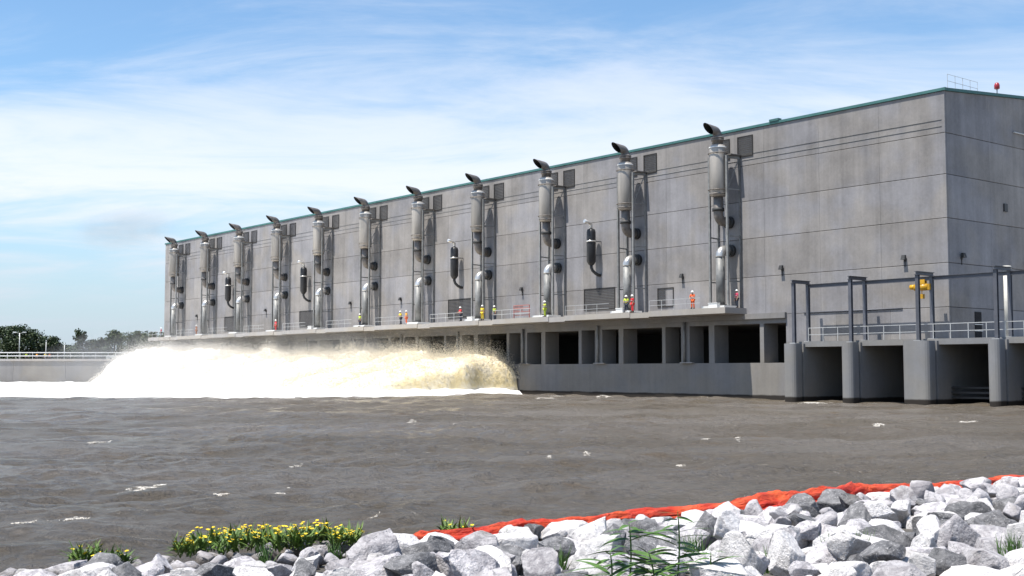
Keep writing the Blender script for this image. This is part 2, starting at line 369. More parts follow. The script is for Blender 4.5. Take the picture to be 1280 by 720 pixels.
# ------------------------------------------------------------------ the pump station
BAY, ST0 = 12.95, 6.78
U0, U1 = -16.82, 144.2
DEPTH = 40.0; RSL = 0.085
def make_station():
    st = empty('pump_station', W(0, 0, 0), RZ, 'long grey concrete pump station with teal roof edge standing in the water', 'building')
    rows = [7.9, 11.6, 15.36, 19.05, 22.55, 26.12]
    # wall core behind the panels
    mb = MB(); mb.box(-U1 + 0.12, -U0 - 0.12, 0.12, 1.0, 7.6, 26.1); mb.box(-U0 - 1.0, -U0 - 0.12, 1.0, DEPTH, 5.0, 26.1); mb.box(-U1 + 0.12, -U1 + 1.0, 1.0, DEPTH, 7.6, 26.1)
    mb.box(-U1 + 0.12, -U0 - 0.12, DEPTH, DEPTH + 0.8, 0, 26.1)
    mb.build('wall_core', M['joint'], st)
    def panel_mesh(w, h, slope=0.0):
        mb = MB(); c = 0.02; g = 0.005; gz = 0.022
        x0, x1 = g, w - g; z0, z1 = gz, h - gz
        s = lambda x: slope * x
        o = [(x0, c, z0), (x1, c, z0), (x1, c, z1 + s(x1)), (x0, c, z1 + s(x0))]
        i = [(x0 + 0.003, 0, z0 + c), (x1 - 0.003, 0, z0 + c), (x1 - 0.003, 0, z1 - c + s(x1)), (x0 + 0.003, 0, z1 - c + s(x0))]
        k = [(a, 0.2, q) for a, _, q in o]
        mb.add(o + i + k, [(4, 5, 6, 7), (0, 1, 5, 4), (1, 2, 6, 5), (2, 3, 7, 6), (3, 0, 4, 7), (0, 8, 9, 1), (1, 9, 10, 2), (2, 10, 11, 3), (3, 11, 8, 0)])
        return mb.mesh('wall_panel', M['panel'])
    ncol = 25; pw = (U1 - U0) / ncol
    for r in range(5):
        me = panel_mesh(pw, rows[r + 1] - rows[r])
        for c in range(ncol): link('wall_panel', me, st, (-U1 + c * pw, 0, rows[r]))
    me = panel_mesh(16.9 / 3, 7.9 - 5.25)
    for c in range(3): link('wall_panel', me, st, (-0.09 + c * 16.9 / 3, 0, 5.25))
    # end walls: panel's x runs inland
    ne = 6; pe = (DEPTH - 0.25) / ne
    erow = [5.25] + rows
    for r in range(6):
        for c in range(ne):
            if r < 5: me = panel_mesh(pe, erow[r + 1] - erow[r]) if c == 0 else me
            else: me = panel_mesh(pe, rows[5] - rows[4] + RSL * c * pe, RSL)
            link('wall_panel', me, st, (-U0, 0.22 + c * pe, erow[r]), math.pi / 2)
    # coping and roof
    mb = MB(); mb.box(-U1 - 0.15, -U0 + 0.15, -0.12, 0.30, 26.12, 26.36); mb.build('roof_coping', M['teal'], st)
    for xa in (-U0, -U1):
        mb = MB(); s = 1 if xa == -U0 else -1; xs = sorted((xa + s * 0.16, xa - s * 0.3)); y0, y1 = 0.31, DEPTH + 0.8
        z0, z1 = 26.12, 26.12 + RSL * (y1 - y0)
        mb.add([(xs[0], y0, z0), (xs[1], y0, z0), (xs[1], y1, z1), (xs[0], y1, z1), (xs[0], y0, z0 + .24), (xs[1], y0, z0 + .24), (xs[1], y1, z1 + .24), (xs[0], y1, z1 + .24)],
               [(3, 2, 1, 0), (4, 5, 6, 7), (0, 1, 5, 4), (1, 2, 6, 5), (2, 3, 7, 6), (3, 0, 4, 7)])
        mb.build('roof_coping', M['teal'], st)
    mb = MB(); z1 = 26.15 + RSL * DEPTH
    mb.add([(-U1, 0.3, 26.15), (-U0, 0.3, 26.15), (-U0, DEPTH + .8, z1), (-U1, DEPTH + .8, z1)], [(0, 1, 2, 3)])
    mb.build('roof', M['roof'], st)
    mb = MB(); mb.box(-1.6, -0.5, -0.2, 0.3, 26.362, 26.58); mb.build('roof_vent', M['teal'], st)
    # conduits along the facade
    for z in (23.12, 23.68):
        mb = MB(); mb.tube([(-U1 + 1, -0.022, z), (-U0 - 0.3, -0.022, z)], 0.02, 6); mb.build('conduit', M['galv'], st)
    mb = MB(); mb.tube([(2.0, -0.06, 7.95), (12.4, -0.06, 7.95)], 0.05, 6); mb.build('conduit', M['gantry'], st)
    # lower storey: sill wall, lintel, dividing walls, floor and back of the discharge bays
    b = MB(); b.box(-U1 - 1.0, 3.0, 0.0, 1.2, -3, 3.35); b.build('sill_wall', M['lower'], st)
    b = MB(); b.box(-U1 - 1.0, 0.0, 0.002, 18.6, 7.1, 7.92); b.build('lintel', M['lower'], st)
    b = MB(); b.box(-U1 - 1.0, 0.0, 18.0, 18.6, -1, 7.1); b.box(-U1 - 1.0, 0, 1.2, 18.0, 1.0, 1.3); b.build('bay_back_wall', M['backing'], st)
    us = []
    for k in range(11):
        o = k * BAY
        us += [(2.75 + o, 3.23 + o), (9.0 + o, 9.72 + o), (12.32 + o, 13.5 + o)]
    us.append((-3.0, 0.1))
    for a, c in us:
        a2 = min(c, U1 + 1.0)
        if a > U1 + 0.6: continue
        mb = MB(); mb.box(-a2, -a, 0.004, 2.1, 3.36, 7.098 if a > 0 else 5.2); mb.build('dividing_wall', M['lower'], st)
    mb = MB(); mb.box(-0.1, 3.0, 0.006, 1.0, 5.2, 7.9); mb.build('dividing_wall', M['lower'], st)
    for k in range(10):
        u = 12.9 + k * BAY
        mb = MB(); mb.tube([(-u, -0.16, 3.42), (-u, -0.16, 8.0)], 0.13, 10); mb.build('drain_pipe', M['galv'], st)
        mb = MB(); mb.box(-u - 0.5, -u + 1.2, -0.35, 0.0, 3.36, 3.46); mb.build('ledge', M['deck'], st)
    # upper louvers (two to each bay) and the deck-level ones
    def louver(u, z, w, h, open_half=False):
        mb = MB(); f = 0.09
        mb.box(-w / 2, -w / 2 + f, -0.06, 0.1, 0, h); mb.box(w / 2 - f, w / 2, -0.06, 0.1, 0, h)
        mb.box(-w / 2 + f, w / 2 - f, -0.06, 0.1, 0, f); mb.box(-w / 2 + f, w / 2 - f, -0.06, 0.1, h - f, h)
        n = int((h - 2 * f) / 0.17)
        for i in range(n):
            z0 = f + (i + 0.5) * (h - 2 * f) / n; x1 = -0.02 if open_half else w / 2 - f
            mb.add([(-w / 2 + f, -0.045, z0 - 0.07), (x1, -0.045, z0 - 0.07), (x1, 0.06, z0 + 0.07), (-w / 2 + f, 0.06, z0 + 0.07)], [(0, 1, 2, 3)])
        mb.box(-w / 2 + f, w / 2 - f, 0.07, 0.11, f, h - f)
        mb.build('louver', M['louver'], st, (-u, -0.012, z))
    for k in range(11):
        louver(4.72 + k * BAY, 23.45, 1.95, 2.05); louver(7.65 + k * BAY, 23.45, 1.95, 2.05)
    for k in (1, 3, 6, 8): louver(12.7 + k * BAY, 9.3, 5.0, 2.4)
    louver(15.6, 9.2, 2.3, 2.0, True)
    # working platforms, one to each bay
    for k in range(11):
        a, c = 4.85 + k * BAY, min(15.1 + k * BAY, U1 + 3.2)
        if k == 10: c = 144.0
        mb = MB(); mb.box(-c, -a, -3.1, -0.004, 8.08, 8.65)
        p = mb.build('platform', M['deck'], st)
        r = MB()
        for x in np.arange(-c + 0.1, -a, 1.7):
            if not (-ST0 - k * BAY - 1.5 < x < -ST0 - k * BAY + 1.5): r.bar((x, -3.0, 8.65), (x, -3.0, 9.7), 0.05)
        for z in (9.2, 9.7):
            r.bar((-c + 0.1, -3.0, z), (-ST0 - k * BAY - 1.3, -3.0, z), 0.045)
        r.build('railing', M['rail'], p)
    for k in range(10):
        a, c = 15.102 + k * BAY, 4.848 + (k + 1) * BAY
        mb = MB(); mb.box(-c, -a, -3.03, -0.004, 8.0, 8.55); mb.build('walkway', M['deck'], st)
    mb = MB(); mb.box(-U1 - 1.0, 0.0, -0.30, 0.0, 7.55, 8.07); mb.build('ledger_beam', M['lower'], st)
    # end wall fittings
    mb = MB(); mb.box(-U0 - 0.05, -U0 + 0.06, 3.85, 4.85, 5.3, 7.6); d = mb.build('door', M['matte_black'], st)
    mb = MB(); mb.box(-U0 + 0.061, -U0 + 0.10, 3.7, 5.0, 6.5, 6.57); mb.box(-U0 + 0.061, -U0 + 0.10, 3.7, 5.0, 5.95, 6.02); mb.build('bar', M['rail'], d)
    mb = MB(); mb.box(-U0 - 0.05, -U0 + 0.12, 9.0, 9.55, 16.6, 17.3); mb.build('vent', M['black'], st)
    mb = MB(); mb.tube([(-U0 + 0.12, 10.9, 23.9), (-U0 + 0.12, 14.0, 23.9)], 0.06, 6); mb.build('conduit', M['rail'], st)
    # a flat plinth left of the end bay
    return st
make_station()

def wall_lamp(u, d_in, z, end, label):
    loc = W(u, 0, z) if not end else W(U0, -d_in, z)
    e = empty('wall_lamp', loc, RZ if not end else RZ + math.pi / 2, label, 'lamp', 'wall lamps on the pump station')
    mb = MB(); mb.box(-0.09, 0.09, -0.10, 0.0, -0.05, 0.35); mb.bar((0, -0.05, -0.5), (0, -0.05, -0.05), 0.05); mb.build('bracket', M['darkmetal'], e)
    mb = MB(); mb.add([(-.2, -.1, .1), (.2, -.1, .1), (.2, -.42, .1), (-.2, -.42, .1), (-.16, -.1, .5), (.16, -.1, .5), (.16, -.3, .5), (-.16, -.3, .5)],
                      [(0, 1, 2, 3), (7, 6, 5, 4), (4, 5, 1, 0), (5, 6, 2, 1), (6, 7, 3, 2), (7, 4, 0, 3)]); mb.build('lamp_shade', M['darkmetal'], e)
for k in (-1, 0, 1, 3, 5, 6, 8, 10):
    nm = {-1: 'small dark lamp on the facade between the building corner and the gantry end', 0: 'small dark wall lamp just above the end opening beside the gate piers'}.get(k)
    wall_lamp(0.2 + k * BAY + (0.2 if k == 0 else 0), 0, 12.0, False, nm or 'small dark wall lamp right beyond the %s exhaust stack from the gate piers' % ORD[k - 1])
wall_lamp(0, 2.0, 12.0, True, 'small dark lamp on the shaded end wall nearest the building corner')
wall_lamp(0, 12.6, 11.9, True, 'small dark lamp on the shaded end wall above the pale vent pipe')

# ------------------------------------------------------------------ exhaust stacks
def arc(c, r, a0, a1, n, plane):
    out = []
    for i in range(n + 1):
        a = a0 + (a1 - a0) * i / n; p = r * math.cos(a), r * math.sin(a)
        out.append((c[0] + p[0], c[1], c[2] + p[1]) if plane == 'xz' else (c[0], c[1] + p[0], c[2] + p[1]))
    return out
def make_stack():
    e = empty('exhaust_stack', W(ST0, 1.7, 8.65), RZ)
    mb = MB(); mb.box(-1.45, 1.45, -0.95, 0.9, 0.0, 0.22); mb.build('base', M['white'], e)
    # silencer with domed ends
    mb = MB(); mb.lathe([(0.50, 10.90), (0.72, 10.98), (0.82, 11.15), (0.82, 13.4), (0.82, 15.75), (0.74, 15.98), (0.52, 16.08)], n=28); s = mb.build('silencer', M['silencer'], e)
    mb = MB(); mb.lathe([(0.84, 15.70), (0.86, 15.72), (0.86, 15.80), (0.84, 15.82)], n=28); mb.build('band', M['white'], s)  # white colour paints in the sunlit top rim
    mb = MB(); mb.lathe([(0.84, 11.12), (0.86, 11.14), (0.86, 11.24), (0.84, 11.26)], n=28); mb.build('band', M['pipe'], s)
    mb = MB(); mb.lathe([(0.52, 16.05), (0.52, 16.45), (0.64, 16.46), (0.64, 16.58), (0.53, 16.59), (0.53, 16.66), (0.64, 16.67), (0.64, 16.79), (0.45, 16.80), (0.45, 16.95)], n=24); mb.build('collar', M['pipe'], e)
    # outlet bend with a mitred mouth
    n = 24; path = [Vector((0, 0, 16.85))] + [Vector(p) for p in arc((0, -0.52, 16.92), 0.52, 0.0, math.radians(84), 8, 'yz')]
    R = 0.44; EX = Vector((1, 0, 0))
    def ring(c, a, r, ax=None, cut=0.0):
        o_ = Vector((0, math.cos(a), math.sin(a)))                      # outer side of the bend
        return [c + (o_ * math.cos(2 * math.pi * j / n) + EX * math.sin(2 * math.pi * j / n)) * r + (ax * (cut * (1 + math.cos(2 * math.pi * j / n))) if ax else Vector()) for j in range(n)]
    ang = [0] + [math.radians(84) * i / 8 for i in range(9)]; a = math.radians(84)
    ax = Vector((0, -math.sin(a), math.cos(a))); end = path[-1] + ax * 0.30
    rings = [ring(p, q, R) for p, q in zip(path, ang)] + [ring(end, a, R, ax, 0.58)]
    def loft(rs): return [p for r in rs for p in r], [(i * n + j, i * n + (j + 1) % n, (i + 1) * n + (j + 1) % n, (i + 1) * n + j) for i in range(len(rs) - 1) for j in range(n)]
    mb = MB(); mb.add(*loft(rings), True); o = mb.build('outlet_pipe', M['pipe'], e)
    inner = [rings[-1], ring(end, a, R * 0.92, ax, 0.56)] + [ring(path[i], ang[i], R * 0.92) for i in range(9, 2, -1)]
    vs, fs = loft(inner); fs.append(tuple(8 * n + j for j in range(n)))
    mb = MB(); mb.add(vs, fs, True); mb.build('mouth', M['matte_black'], o)
    # pipe from the wall up to the silencer
    mb = MB(); mb.tube([(0.0, 1.66, 8.53), (0, 0.72, 8.53)] + arc((0, 0.72, 9.25), 0.72, -math.pi / 2, -math.pi, 8, 'yz')[1:] + [(0, 0, 10.95)], 0.46, 18); p = mb.build('inlet_pipe', M['pipe'], e)
    mb = MB(); mb.lathe([(0.47, 9.50), (0.60, 9.51), (0.60, 9.80), (0.47, 9.81)]); mb.build('flange', M['darkmetal'], p)
    mb = MB(); mb.tube([(0, 1.25, 8.53), (0, 1.69, 8.53)], [0.60, 0.60], 18); mb.build('wall_flange', M['darkmetal'], p)
    # lower riser with a bright clad elbow
    mb = MB(); mb.tube([(0.15, 0, 0.35), (0.15, 0, 5.0)], 0.42, 18); p = mb.build('riser_pipe', M['galv'], e)
    mb = MB(); mb.tube([(0.15, 0, 4.98)] + arc((0.15, 0.66, 5.06), 0.66, math.pi, math.pi / 2, 8, 'yz') + [(0.15, 1.25, 5.72)], 0.45, 18); mb.build('elbow', M['bright'], p)
    mb = MB(); mb.tube([(0.15, 1.22, 5.72), (0.15, 1.69, 5.72)], 0.60, 18); mb.build('wall_flange', M['darkmetal'], p)
    mb = MB(); mb.lathe([(0.43, 0.222), (0.62, 0.223), (0.62, 0.36), (0.43, 0.37)], 0.15, 0); mb.build('flange', M['darkmetal'], p)
    # supporting frame
    for x, top in ((-1.13, 14.9), (1.13, 14.9)):
        mb = MB(); mb.box(x - 0.10, x + 0.10, -0.10, 0.10, 0.222, top); mb.build('post', M['galv'], e)
        mb = MB(); mb.box(x * 1.25 - 0.07, x * 1.25 + 0.07, 1.45, 1.59, 0.0, top); mb.build('post', M['galv'], e)
        for z in (14.75, 11.6, 7.0, 2.6):
            mb = MB(); mb.bar((x, 0.1, z), (x * 1.25, 1.45, z), 0.16 if z > 14 else 0.10, 0.25 if z > 14 else 0.12); mb.build('brace', M['galv'], e)
        mb = MB(); mb.bar((x, 0.11, 11.7), (x * 1.25, 1.44, 14.6), 0.08); mb.build('brace', M['galv'], e)
    mb = MB(); mb.box(1.0, 1.6, 0.1, 1.66, 14.902, 15.02); mb.build('brace', M['pipe'], e)
    for z in (15.2, 11.6):
        mb = MB(); mb.tube([(1.0 * math.cos(t), 0.9 * math.sin(t) , z) for t in np.linspace(0, 2 * math.pi, 17)], 0.045, 6, cap=False); mb.build('clamp_ring', M['pipe'], e)
    return e
stack0 = make_stack()
for k in range(11):
    o = stack0 if k == 0 else copy_tree(stack0)
    o.location = tuple(W(ST0 + k * BAY, 1.7, 8.65))
    tag(o, 'grey steel exhaust stack with silencer, %s counted along from the gate piers' % ORD[k], 'exhaust stack', 'exhaust stacks along the facade')

def make_muffler():
    e = empty('generator_muffler', W(12.95, 1.0, 13.0), RZ)
    mb = MB(); mb.lathe([(0.16, 1.15), (0.30, 1.25), (0.50, 1.6), (0.50, 4.85), (0.42, 5.15), (0.18, 5.25)], n=22); mb.build('body', M['black'], e)
    mb = MB(); mb.lathe([(0.51, 3.75), (0.57, 3.76), (0.57, 3.9), (0.51, 3.91)], n=22); s = mb.build('support_band', M['bright'], e)
    mb = MB(); mb.bar((0.45, 0.3, 3.82), (0.55, 0.98, 3.82), 0.1); mb.bar((-0.45, 0.3, 3.82), (-0.55, 0.98, 3.82), 0.1); mb.build('arm', M['galv'], s)
    mb = MB(); mb.tube([(0, 0, 5.2)] + arc((0, -0.4, 5.5), 0.4, 0, math.radians(75), 6, 'yz') + [(0, -1.0, 6.02)], [0.17] * 8 + [0.2], 12); mb.build('tail_pipe', M['bright'], e)
    mb = MB(); mb.tube([(0, 0, 1.2), (0, 0, 0.95), (0.1, 0.1, 0.6), (0.28, 0.35, 0.3), (0.35, 0.7, 0.12), (0.35, 0.99, 0.1)], 0.17, 12); mb.build('inlet_pipe', M['darkmetal'], e)
    return e
muf0 = make_muffler()
for i, k in enumerate((1, 3, 6, 8)):
    o = muf0 if i == 0 else copy_tree(muf0)
    o.location = tuple(W(wall_u((739, 568, 380, 286)[i], 310, 1.0)[0], 1.0, 13.0))
    tag(o, 'black generator muffler with short tail pipe, %s counted from the gate piers' % ORD[i], 'muffler', 'black mufflers on the facade')

# roof items
def roof_items():
    p = W(U0, -3.0, 0); e = empty('roof_guard_rail', W(U0 + 1.0, -2.2, 26.7), RZ, 'thin metal guard rail on the roof near the building corner', 'railing')
    n = 0
    for y in np.arange(0, 4.9, 1.2):
        mb = MB(); mb.bar((0, y, -0.4), (0, y, 1.35), 0.03); mb.build('post', M['rail'], e)
    for z in (0.75, 1.33):
        mb = MB(); mb.bar((0, 0, z), (0, 4.8, z), 0.03); mb.build('rail', M['rail'], e)
    e = empty('warning_beacon', W(U0 + 0.4, -9.2, 26.42 + RSL * 9), RZ, 'small red warning beacon on the roof edge of the shaded end', 'beacon')
    mb = MB(); mb.tube([(0, 0, -0.1), (0, 0, 0.45)], 0.06, 8); mb.build('post', M['rail'], e)
    mb = MB(); mb.lathe([(0.18, 0.45), (0.24, 0.5), (0.24, 0.8), (0.16, 1.0), (0.05, 1.05)], n=14); mb.build('lens', plain('beacon_red', (0.28, 0.02, 0.03), 0.3), e)
roof_items()

# ------------------------------------------------------------------ gate piers, deck, gantry
def gate_structure():
    g = empty('gate_piers', W(0, 0, 0), RZ, 'row of grey concrete gate piers carrying a deck at the end of the pump station', 'pier')
    PI = [(2.98, 4.3), (9.12, 10.28), (15.1, 17.55), (22.55, 23.55), (28.4, 29.6), (34.4, 35.6)]
    for a, b in PI:
        c = 0.48; mb = MB()
        poly = [(a + c, -4.5), (b - c, -4.5)]
        for i in range(1, 5): t = math.pi / 2 * i / 4; poly.append((b - c + c * math.sin(t), -4.5 + c - c * math.cos(t)))
        poly += [(b, -3.45), (b - 0.18, -3.45), (b - 0.18, -3.15), (b, -3.15), (b, 9.0), (a, 9.0)]
        for i in range(0, 4): t = math.pi / 2 * i / 4; poly.append((a + c - c * math.cos(t), -4.5 + c - c * math.sin(t)))
        mb.prism(poly, -3, 5.02); mb.build('pier', M['pier'], g)
    mb = MB(); mb.box(2.6, 60.0, -2.9, -0.002, 4.72, 5.2); mb.box(-U0 + 0.002, 60.0, -0.001, 14.2, 4.72, 5.2); mb.build('deck', M['pier'], g)
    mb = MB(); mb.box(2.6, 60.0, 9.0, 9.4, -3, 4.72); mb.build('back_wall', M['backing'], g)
    for i in range(2, 5):
        x0, x1 = PI[i][1], PI[i + 1][0]
        for z in (0.35, 0.75, 1.15):
            mb = MB(); mb.box(x0 + 0.001, x1 - 0.001, -1.2, -0.9, z, z + 0.16); mb.build('stop_log', M['darkmetal'], g)
    r = MB()
    for x in np.arange(4.6, 58, 1.55): r.bar((x, -2.75, 5.2), (x, -2.75, 6.4), 0.05)
    for z in (5.8, 6.4): r.bar((4.6, -2.75, z), (58, -2.75, z), 0.05)
    r.build('railing', M['rail'], g)
    # gantry
    q = empty('gantry', W(-3.66, 3.6, 5.02), RZ, 'blue-grey steel gantry of paired posts and beams standing on the gate piers', 'gantry')
    X = [3.66, 9.7, 16.2, 23.02, 29.0]
    for x in X:
        x -= 3.66
        for y, zb in ((0.0, 0.0), (2.05, 0.18)):
            mb = MB(); w, f, tw = 0.28, 0.045, 0.03                     # H-section column
            mb.box(x - w / 2, x + w / 2, y - w / 2, y - w / 2 + f, zb, 5.4); mb.box(x - w / 2, x + w / 2, y + w / 2 - f, y + w / 2, zb, 5.4); mb.box(x - tw, x + tw, y - w / 2 + f, y + w / 2 - f, zb, 5.4)
            mb.build('post', M['gantry'], q)
            mb = MB(); mb.box(x - 0.3, x + 0.3, y - 0.3, y + 0.3, zb, zb + 0.06); mb.build('base_plate', M['rail'], q)
        mb = MB(); mb.box(x - 0.15, x + 0.15, -0.25, 2.3, 5.4, 5.44); mb.box(x - 0.15, x + 0.15, -0.25, 2.3, 5.66, 5.70); mb.box(x - 0.02, x + 0.02, -0.25, 2.3, 5.44, 5.66); mb.build('cross_beam', M['gantry'], q)
    mb = MB(); L = X[-1] - 3.66 + 3
    mb.box(0.19, L, 1.93, 2.17, 5.05, 5.09); mb.box(0.19, L, 1.93, 2.17, 5.35, 5.39); mb.box(0.19, L, 2.03, 2.07, 5.09, 5.35); mb.build('runway_beam', M['gantry'], q)
    # hoist
    u = wall_u(1152, 351, 1.55)[0]
    h = empty('hoist', W(u, 1.55, 9.2), RZ, 'yellow electric hoist hanging from the gantry runway beam', 'hoist')
    h.scale = (0.85, 0.85, 0.95)
    mb = MB(); mb.box(-0.45, 0.45, -0.22, -0.13, 0.62, 1.02); mb.box(-0.45, 0.45, 0.13, 0.22, 0.62, 1.02); mb.box(-0.45, 0.45, -0.13, 0.13, 0.62, 0.70); mb.build('trolley', M['yellow'], h)
    mb = MB(); mb.tube([(-0.75, 0, 0.35), (0.75, 0, 0.35)], 0.30, 16); mb.build('drum', M['yellow'], h)
    mb = MB(); mb.tube([(-1.25, 0, 0.40), (-0.75, 0, 0.40)], 0.22, 14); mb.build('motor', M['yellow'], h)
    mb = MB(); mb.box(0.76, 1.1, -0.25, 0.25, 0.1, 0.62); mb.build('control_box', M['yellow'], h)
    mb = MB(); mb.box(-0.2, 0.2, -0.18, 0.18, -0.65, -0.25); mb.tube([(0, 0, -0.25), (0, 0, 0.1)], 0.04, 6); mb.build('hook_block', M['yellow'], h)
    # vent pipe on the deck
    pu = wall_u(1260, 400, -1.0)[0]
    v = empty('vent_pipe', W(pu, -1.0, 5.2), RZ, 'tall cream vent pipe standing on the deck by the end wall', 'pipe')
    mb = MB(); mb.tube([(0, 0, 0.0), (0, 0, 5.6)], 0.27, 16); mb.build('shaft', M['cream'], v)
    mb = MB(); mb.lathe([(0.30, 5.6), (0.38, 5.62), (0.38, 5.78), (0.30, 5.86)], n=16); mb.build('cap', M['cream'], v)
    mb = MB(); mb.lathe([(0.28, 0.0), (0.42, 0.001), (0.42, 0.08), (0.28, 0.1)], n=16); mb.build('flange', M['rail'], v)
gate_structure()

# ------------------------------------------------------------------ floodwall beyond the spray
def floodwall():
    f = empty('floodwall', (-64.8, 232.0, 0), 0, 'low grey concrete floodwall with pale pipe rails beyond the spray', 'wall')
    x = -0.2
    for i in range(18):
        mb = MB(); mb.box(x - 9.96, x, 0.0, 0.5, -2, 4.45); mb.build('wall_panel', M['lower'], f); x -= 10.0
    mb = MB(); mb.box(x, -0.2, -0.18, 0.6, 4.452, 4.85); mb.build('cap', M['deck'], f)
    r = MB()
    for xx in np.arange(x, -0.4, 2.4): r.bar((xx, 0.2, 4.85), (xx, 0.2, 6.05), 0.09)
    r.build('rail_posts', M['rail'], f)
    for z in (5.42, 6.05):
        mb = MB(); mb.bar((x, 0.2, z), (-0.4, 0.2, z), 0.16, 0.17); mb.build('rail', M['white'], f)
    e = empty('street_lamp', (pz(24, 441, 4.3)[0] / pz(24, 441, 4.3)[1] * 262, 262, 4.3), 0, 'twin-armed lamp post behind the floodwall in front of the trees', 'lamp post')
    mb = MB(); mb.tube([(0, 0, 0), (0, 0, 6.4)], [0.14, 0.08], 8); mb.build('pole', M['rail'], e)
    for s in (-1, 1):
        mb = MB(); mb.bar((0, 0, 6.3), (s * 0.9, 0, 6.5), 0.08); a = mb.build('arm', M['rail'], e)
        mb = MB(); mb.box(min(s * 0.7, s * 1.4), max(s * 0.7, s * 1.4), -0.2, 0.2, 6.45, 6.68); mb.build('lamp_head', M['white'], a)
    for px, h, lb in ((57, 4.6, 'pale slender pole behind the floodwall among the workers'), (80, 4.0, 'pale slender pole behind the floodwall apart from the workers')):
        X = (px - 640) / 1523 * 262
        e = empty('flag_pole', (X, 262, 4.3), 0, lb, 'pole')
        mb = MB(); mb.tube([(0, 0, 0), (0, 0, h)], [0.12, 0.07], 8); mb.build('shaft', M['white'], e)
        mb = MB(); mb.lathe([(0.05, h), (0.13, h + 0.06), (0.13, h + 0.16), (0.04, h + 0.22)], n=8); mb.build('finial', M['white'], e)
    # white pickup on the levee road
    X = (150 - 640) / 1523 * 246
    e = empty('pickup_truck', (X, 246, 4.3), 0.15, 'white pickup truck parked behind the floodwall near the spray', 'truck')
    prof = [(-2.6, 0.45), (2.6, 0.45), (2.65, 0.95), (2.5, 1.1), (1.35, 1.2), (0.75, 1.85), (-0.7, 1.88), (-0.95, 1.2), (-2.6, 1.2)]
    mb = MB(); n = len(prof)
    mb.add([(x, -0.95, z) for x, z in prof] + [(x, 0.95, z) for x, z in prof], [tuple(range(n)), tuple(range(n, 2 * n))[::-1]] + [(i + n, (i + 1) % n + n, (i + 1) % n, i) for i in range(n)]); mb.build('body', M['white'], e)
    mb = MB(); mb.add([(1.15, -0.96, 1.25), (0.7, -0.96, 1.75), (-0.6, -0.96, 1.77), (-0.78, -0.96, 1.25)], [(3, 2, 1, 0)]); mb.build('side_window', M['glass'], e)
    for x in (-1.65, 1.6):
        for y in (-0.88, 0.88):
            mb = MB(); mb.tube([(x, y - 0.12, 0.4), (x, y + 0.12, 0.4)], 0.4, 16); w = mb.build('wheel', M['black'], e)
            mb = MB(); mb.tube([(x, y - 0.125, 0.4), (x, y + 0.125, 0.4)], 0.22, 12); mb.build('rim', M['rail'], w)
floodwall()

# ------------------------------------------------------------------ trees
def leaf_mat(name, a, b_):
    m, nt, b = mat_base(name); t = NT(nt)
    n = t.noise(t.pos(), 0.9, 3, 0.6)
    t.link(t.mix(t.ramp(n, 0.3, 0.7), a, b_), b.inputs['Base Color']); b.inputs['Roughness'].default_value = 0.6
    return m
M['leaf_a'] = leaf_mat('foliage_dark', (0.018, 0.032, 0.010), (0.045, 0.075, 0.022))
M['leaf_b'] = leaf_mat('foliage_mid', (0.030, 0.050, 0.018), (0.070, 0.105, 0.035))
M['bark'] = plain('bark', (0.09, 0.07, 0.055), 0.9)
def tree(x, y, h, wid, mat, label, seed, slim=False, group='trees beyond the floodwall', z0=4.3):
    rng = np.random.RandomState(seed); e = empty('tree', (x, y, z0), 0, label, 'tree', group)
    mb = MB(); mb.tube([(0, 0, -0.2), (0.1, 0, h * 0.3), (-0.1, 0.1, h * 0.6), (0, 0, h * 0.88)], [h * 0.022, h * 0.017, h * 0.011, 0.04], 8)
    tips = []
    for i in range(9):
        a = rng.rand() * 6.28; zb = h * (0.25 + 0.5 * rng.rand()); r = wid * (0.25 + 0.2 * rng.rand())
        tip = (math.cos(a) * r, math.sin(a) * r, zb + h * 0.16); tips.append(tip)
        mb.tube([(0, 0, zb), (tip[0] * 0.5, tip[1] * 0.5, zb + h * 0.06), tip], [h * 0.008, h * 0.006, 0.03], 6)
    mb.build('trunk', M['bark'], e)
    nc = int(26 + wid * 3); C = []
    for i in range(nc):
        zf = rng.rand() ** 0.8; rr = wid / 2 * math.sqrt(rng.rand()) * (math.sin(math.pi * min(1, 0.12 + 0.86 * zf)) ** 0.6 if not slim else 0.9)
        a = rng.rand() * 6.28; C.append((rr * math.cos(a), rr * math.sin(a), h * (0.16 + 0.80 * zf)))
    C = np.array(C); k = 52
    cr = rng.uniform(0.55, 1.15, nc) * (wid * 0.13 + 0.25)
    P = np.repeat(C, k, 0) + rng.normal(size=(nc * k, 3)) * np.repeat(cr, k)[:, None] * np.array([0.62, 0.62, 0.48])
    P[:, 2] = np.clip(P[:, 2], 0.3, h * 1.02)
    n = len(P); s = rng.uniform(0.16, 0.42, n) * (0.7 + h * 0.035)
    d1 = rng.normal(size=(n, 3)); d1 /= np.linalg.norm(d1, axis=1)[:, None]; d2 = np.cross(d1, rng.normal(size=(n, 3))); d2 /= np.linalg.norm(d2, axis=1)[:, None]
    V = np.stack([P - d1 * s[:, None], P + d2 * s[:, None] * 0.6, P + d1 * s[:, None], P - d2 * s[:, None] * 0.6], 1).reshape(-1, 3)
    link('crown', np_mesh('crown', V, np.arange(4 * n).reshape(-1, 4), mat, False), e)
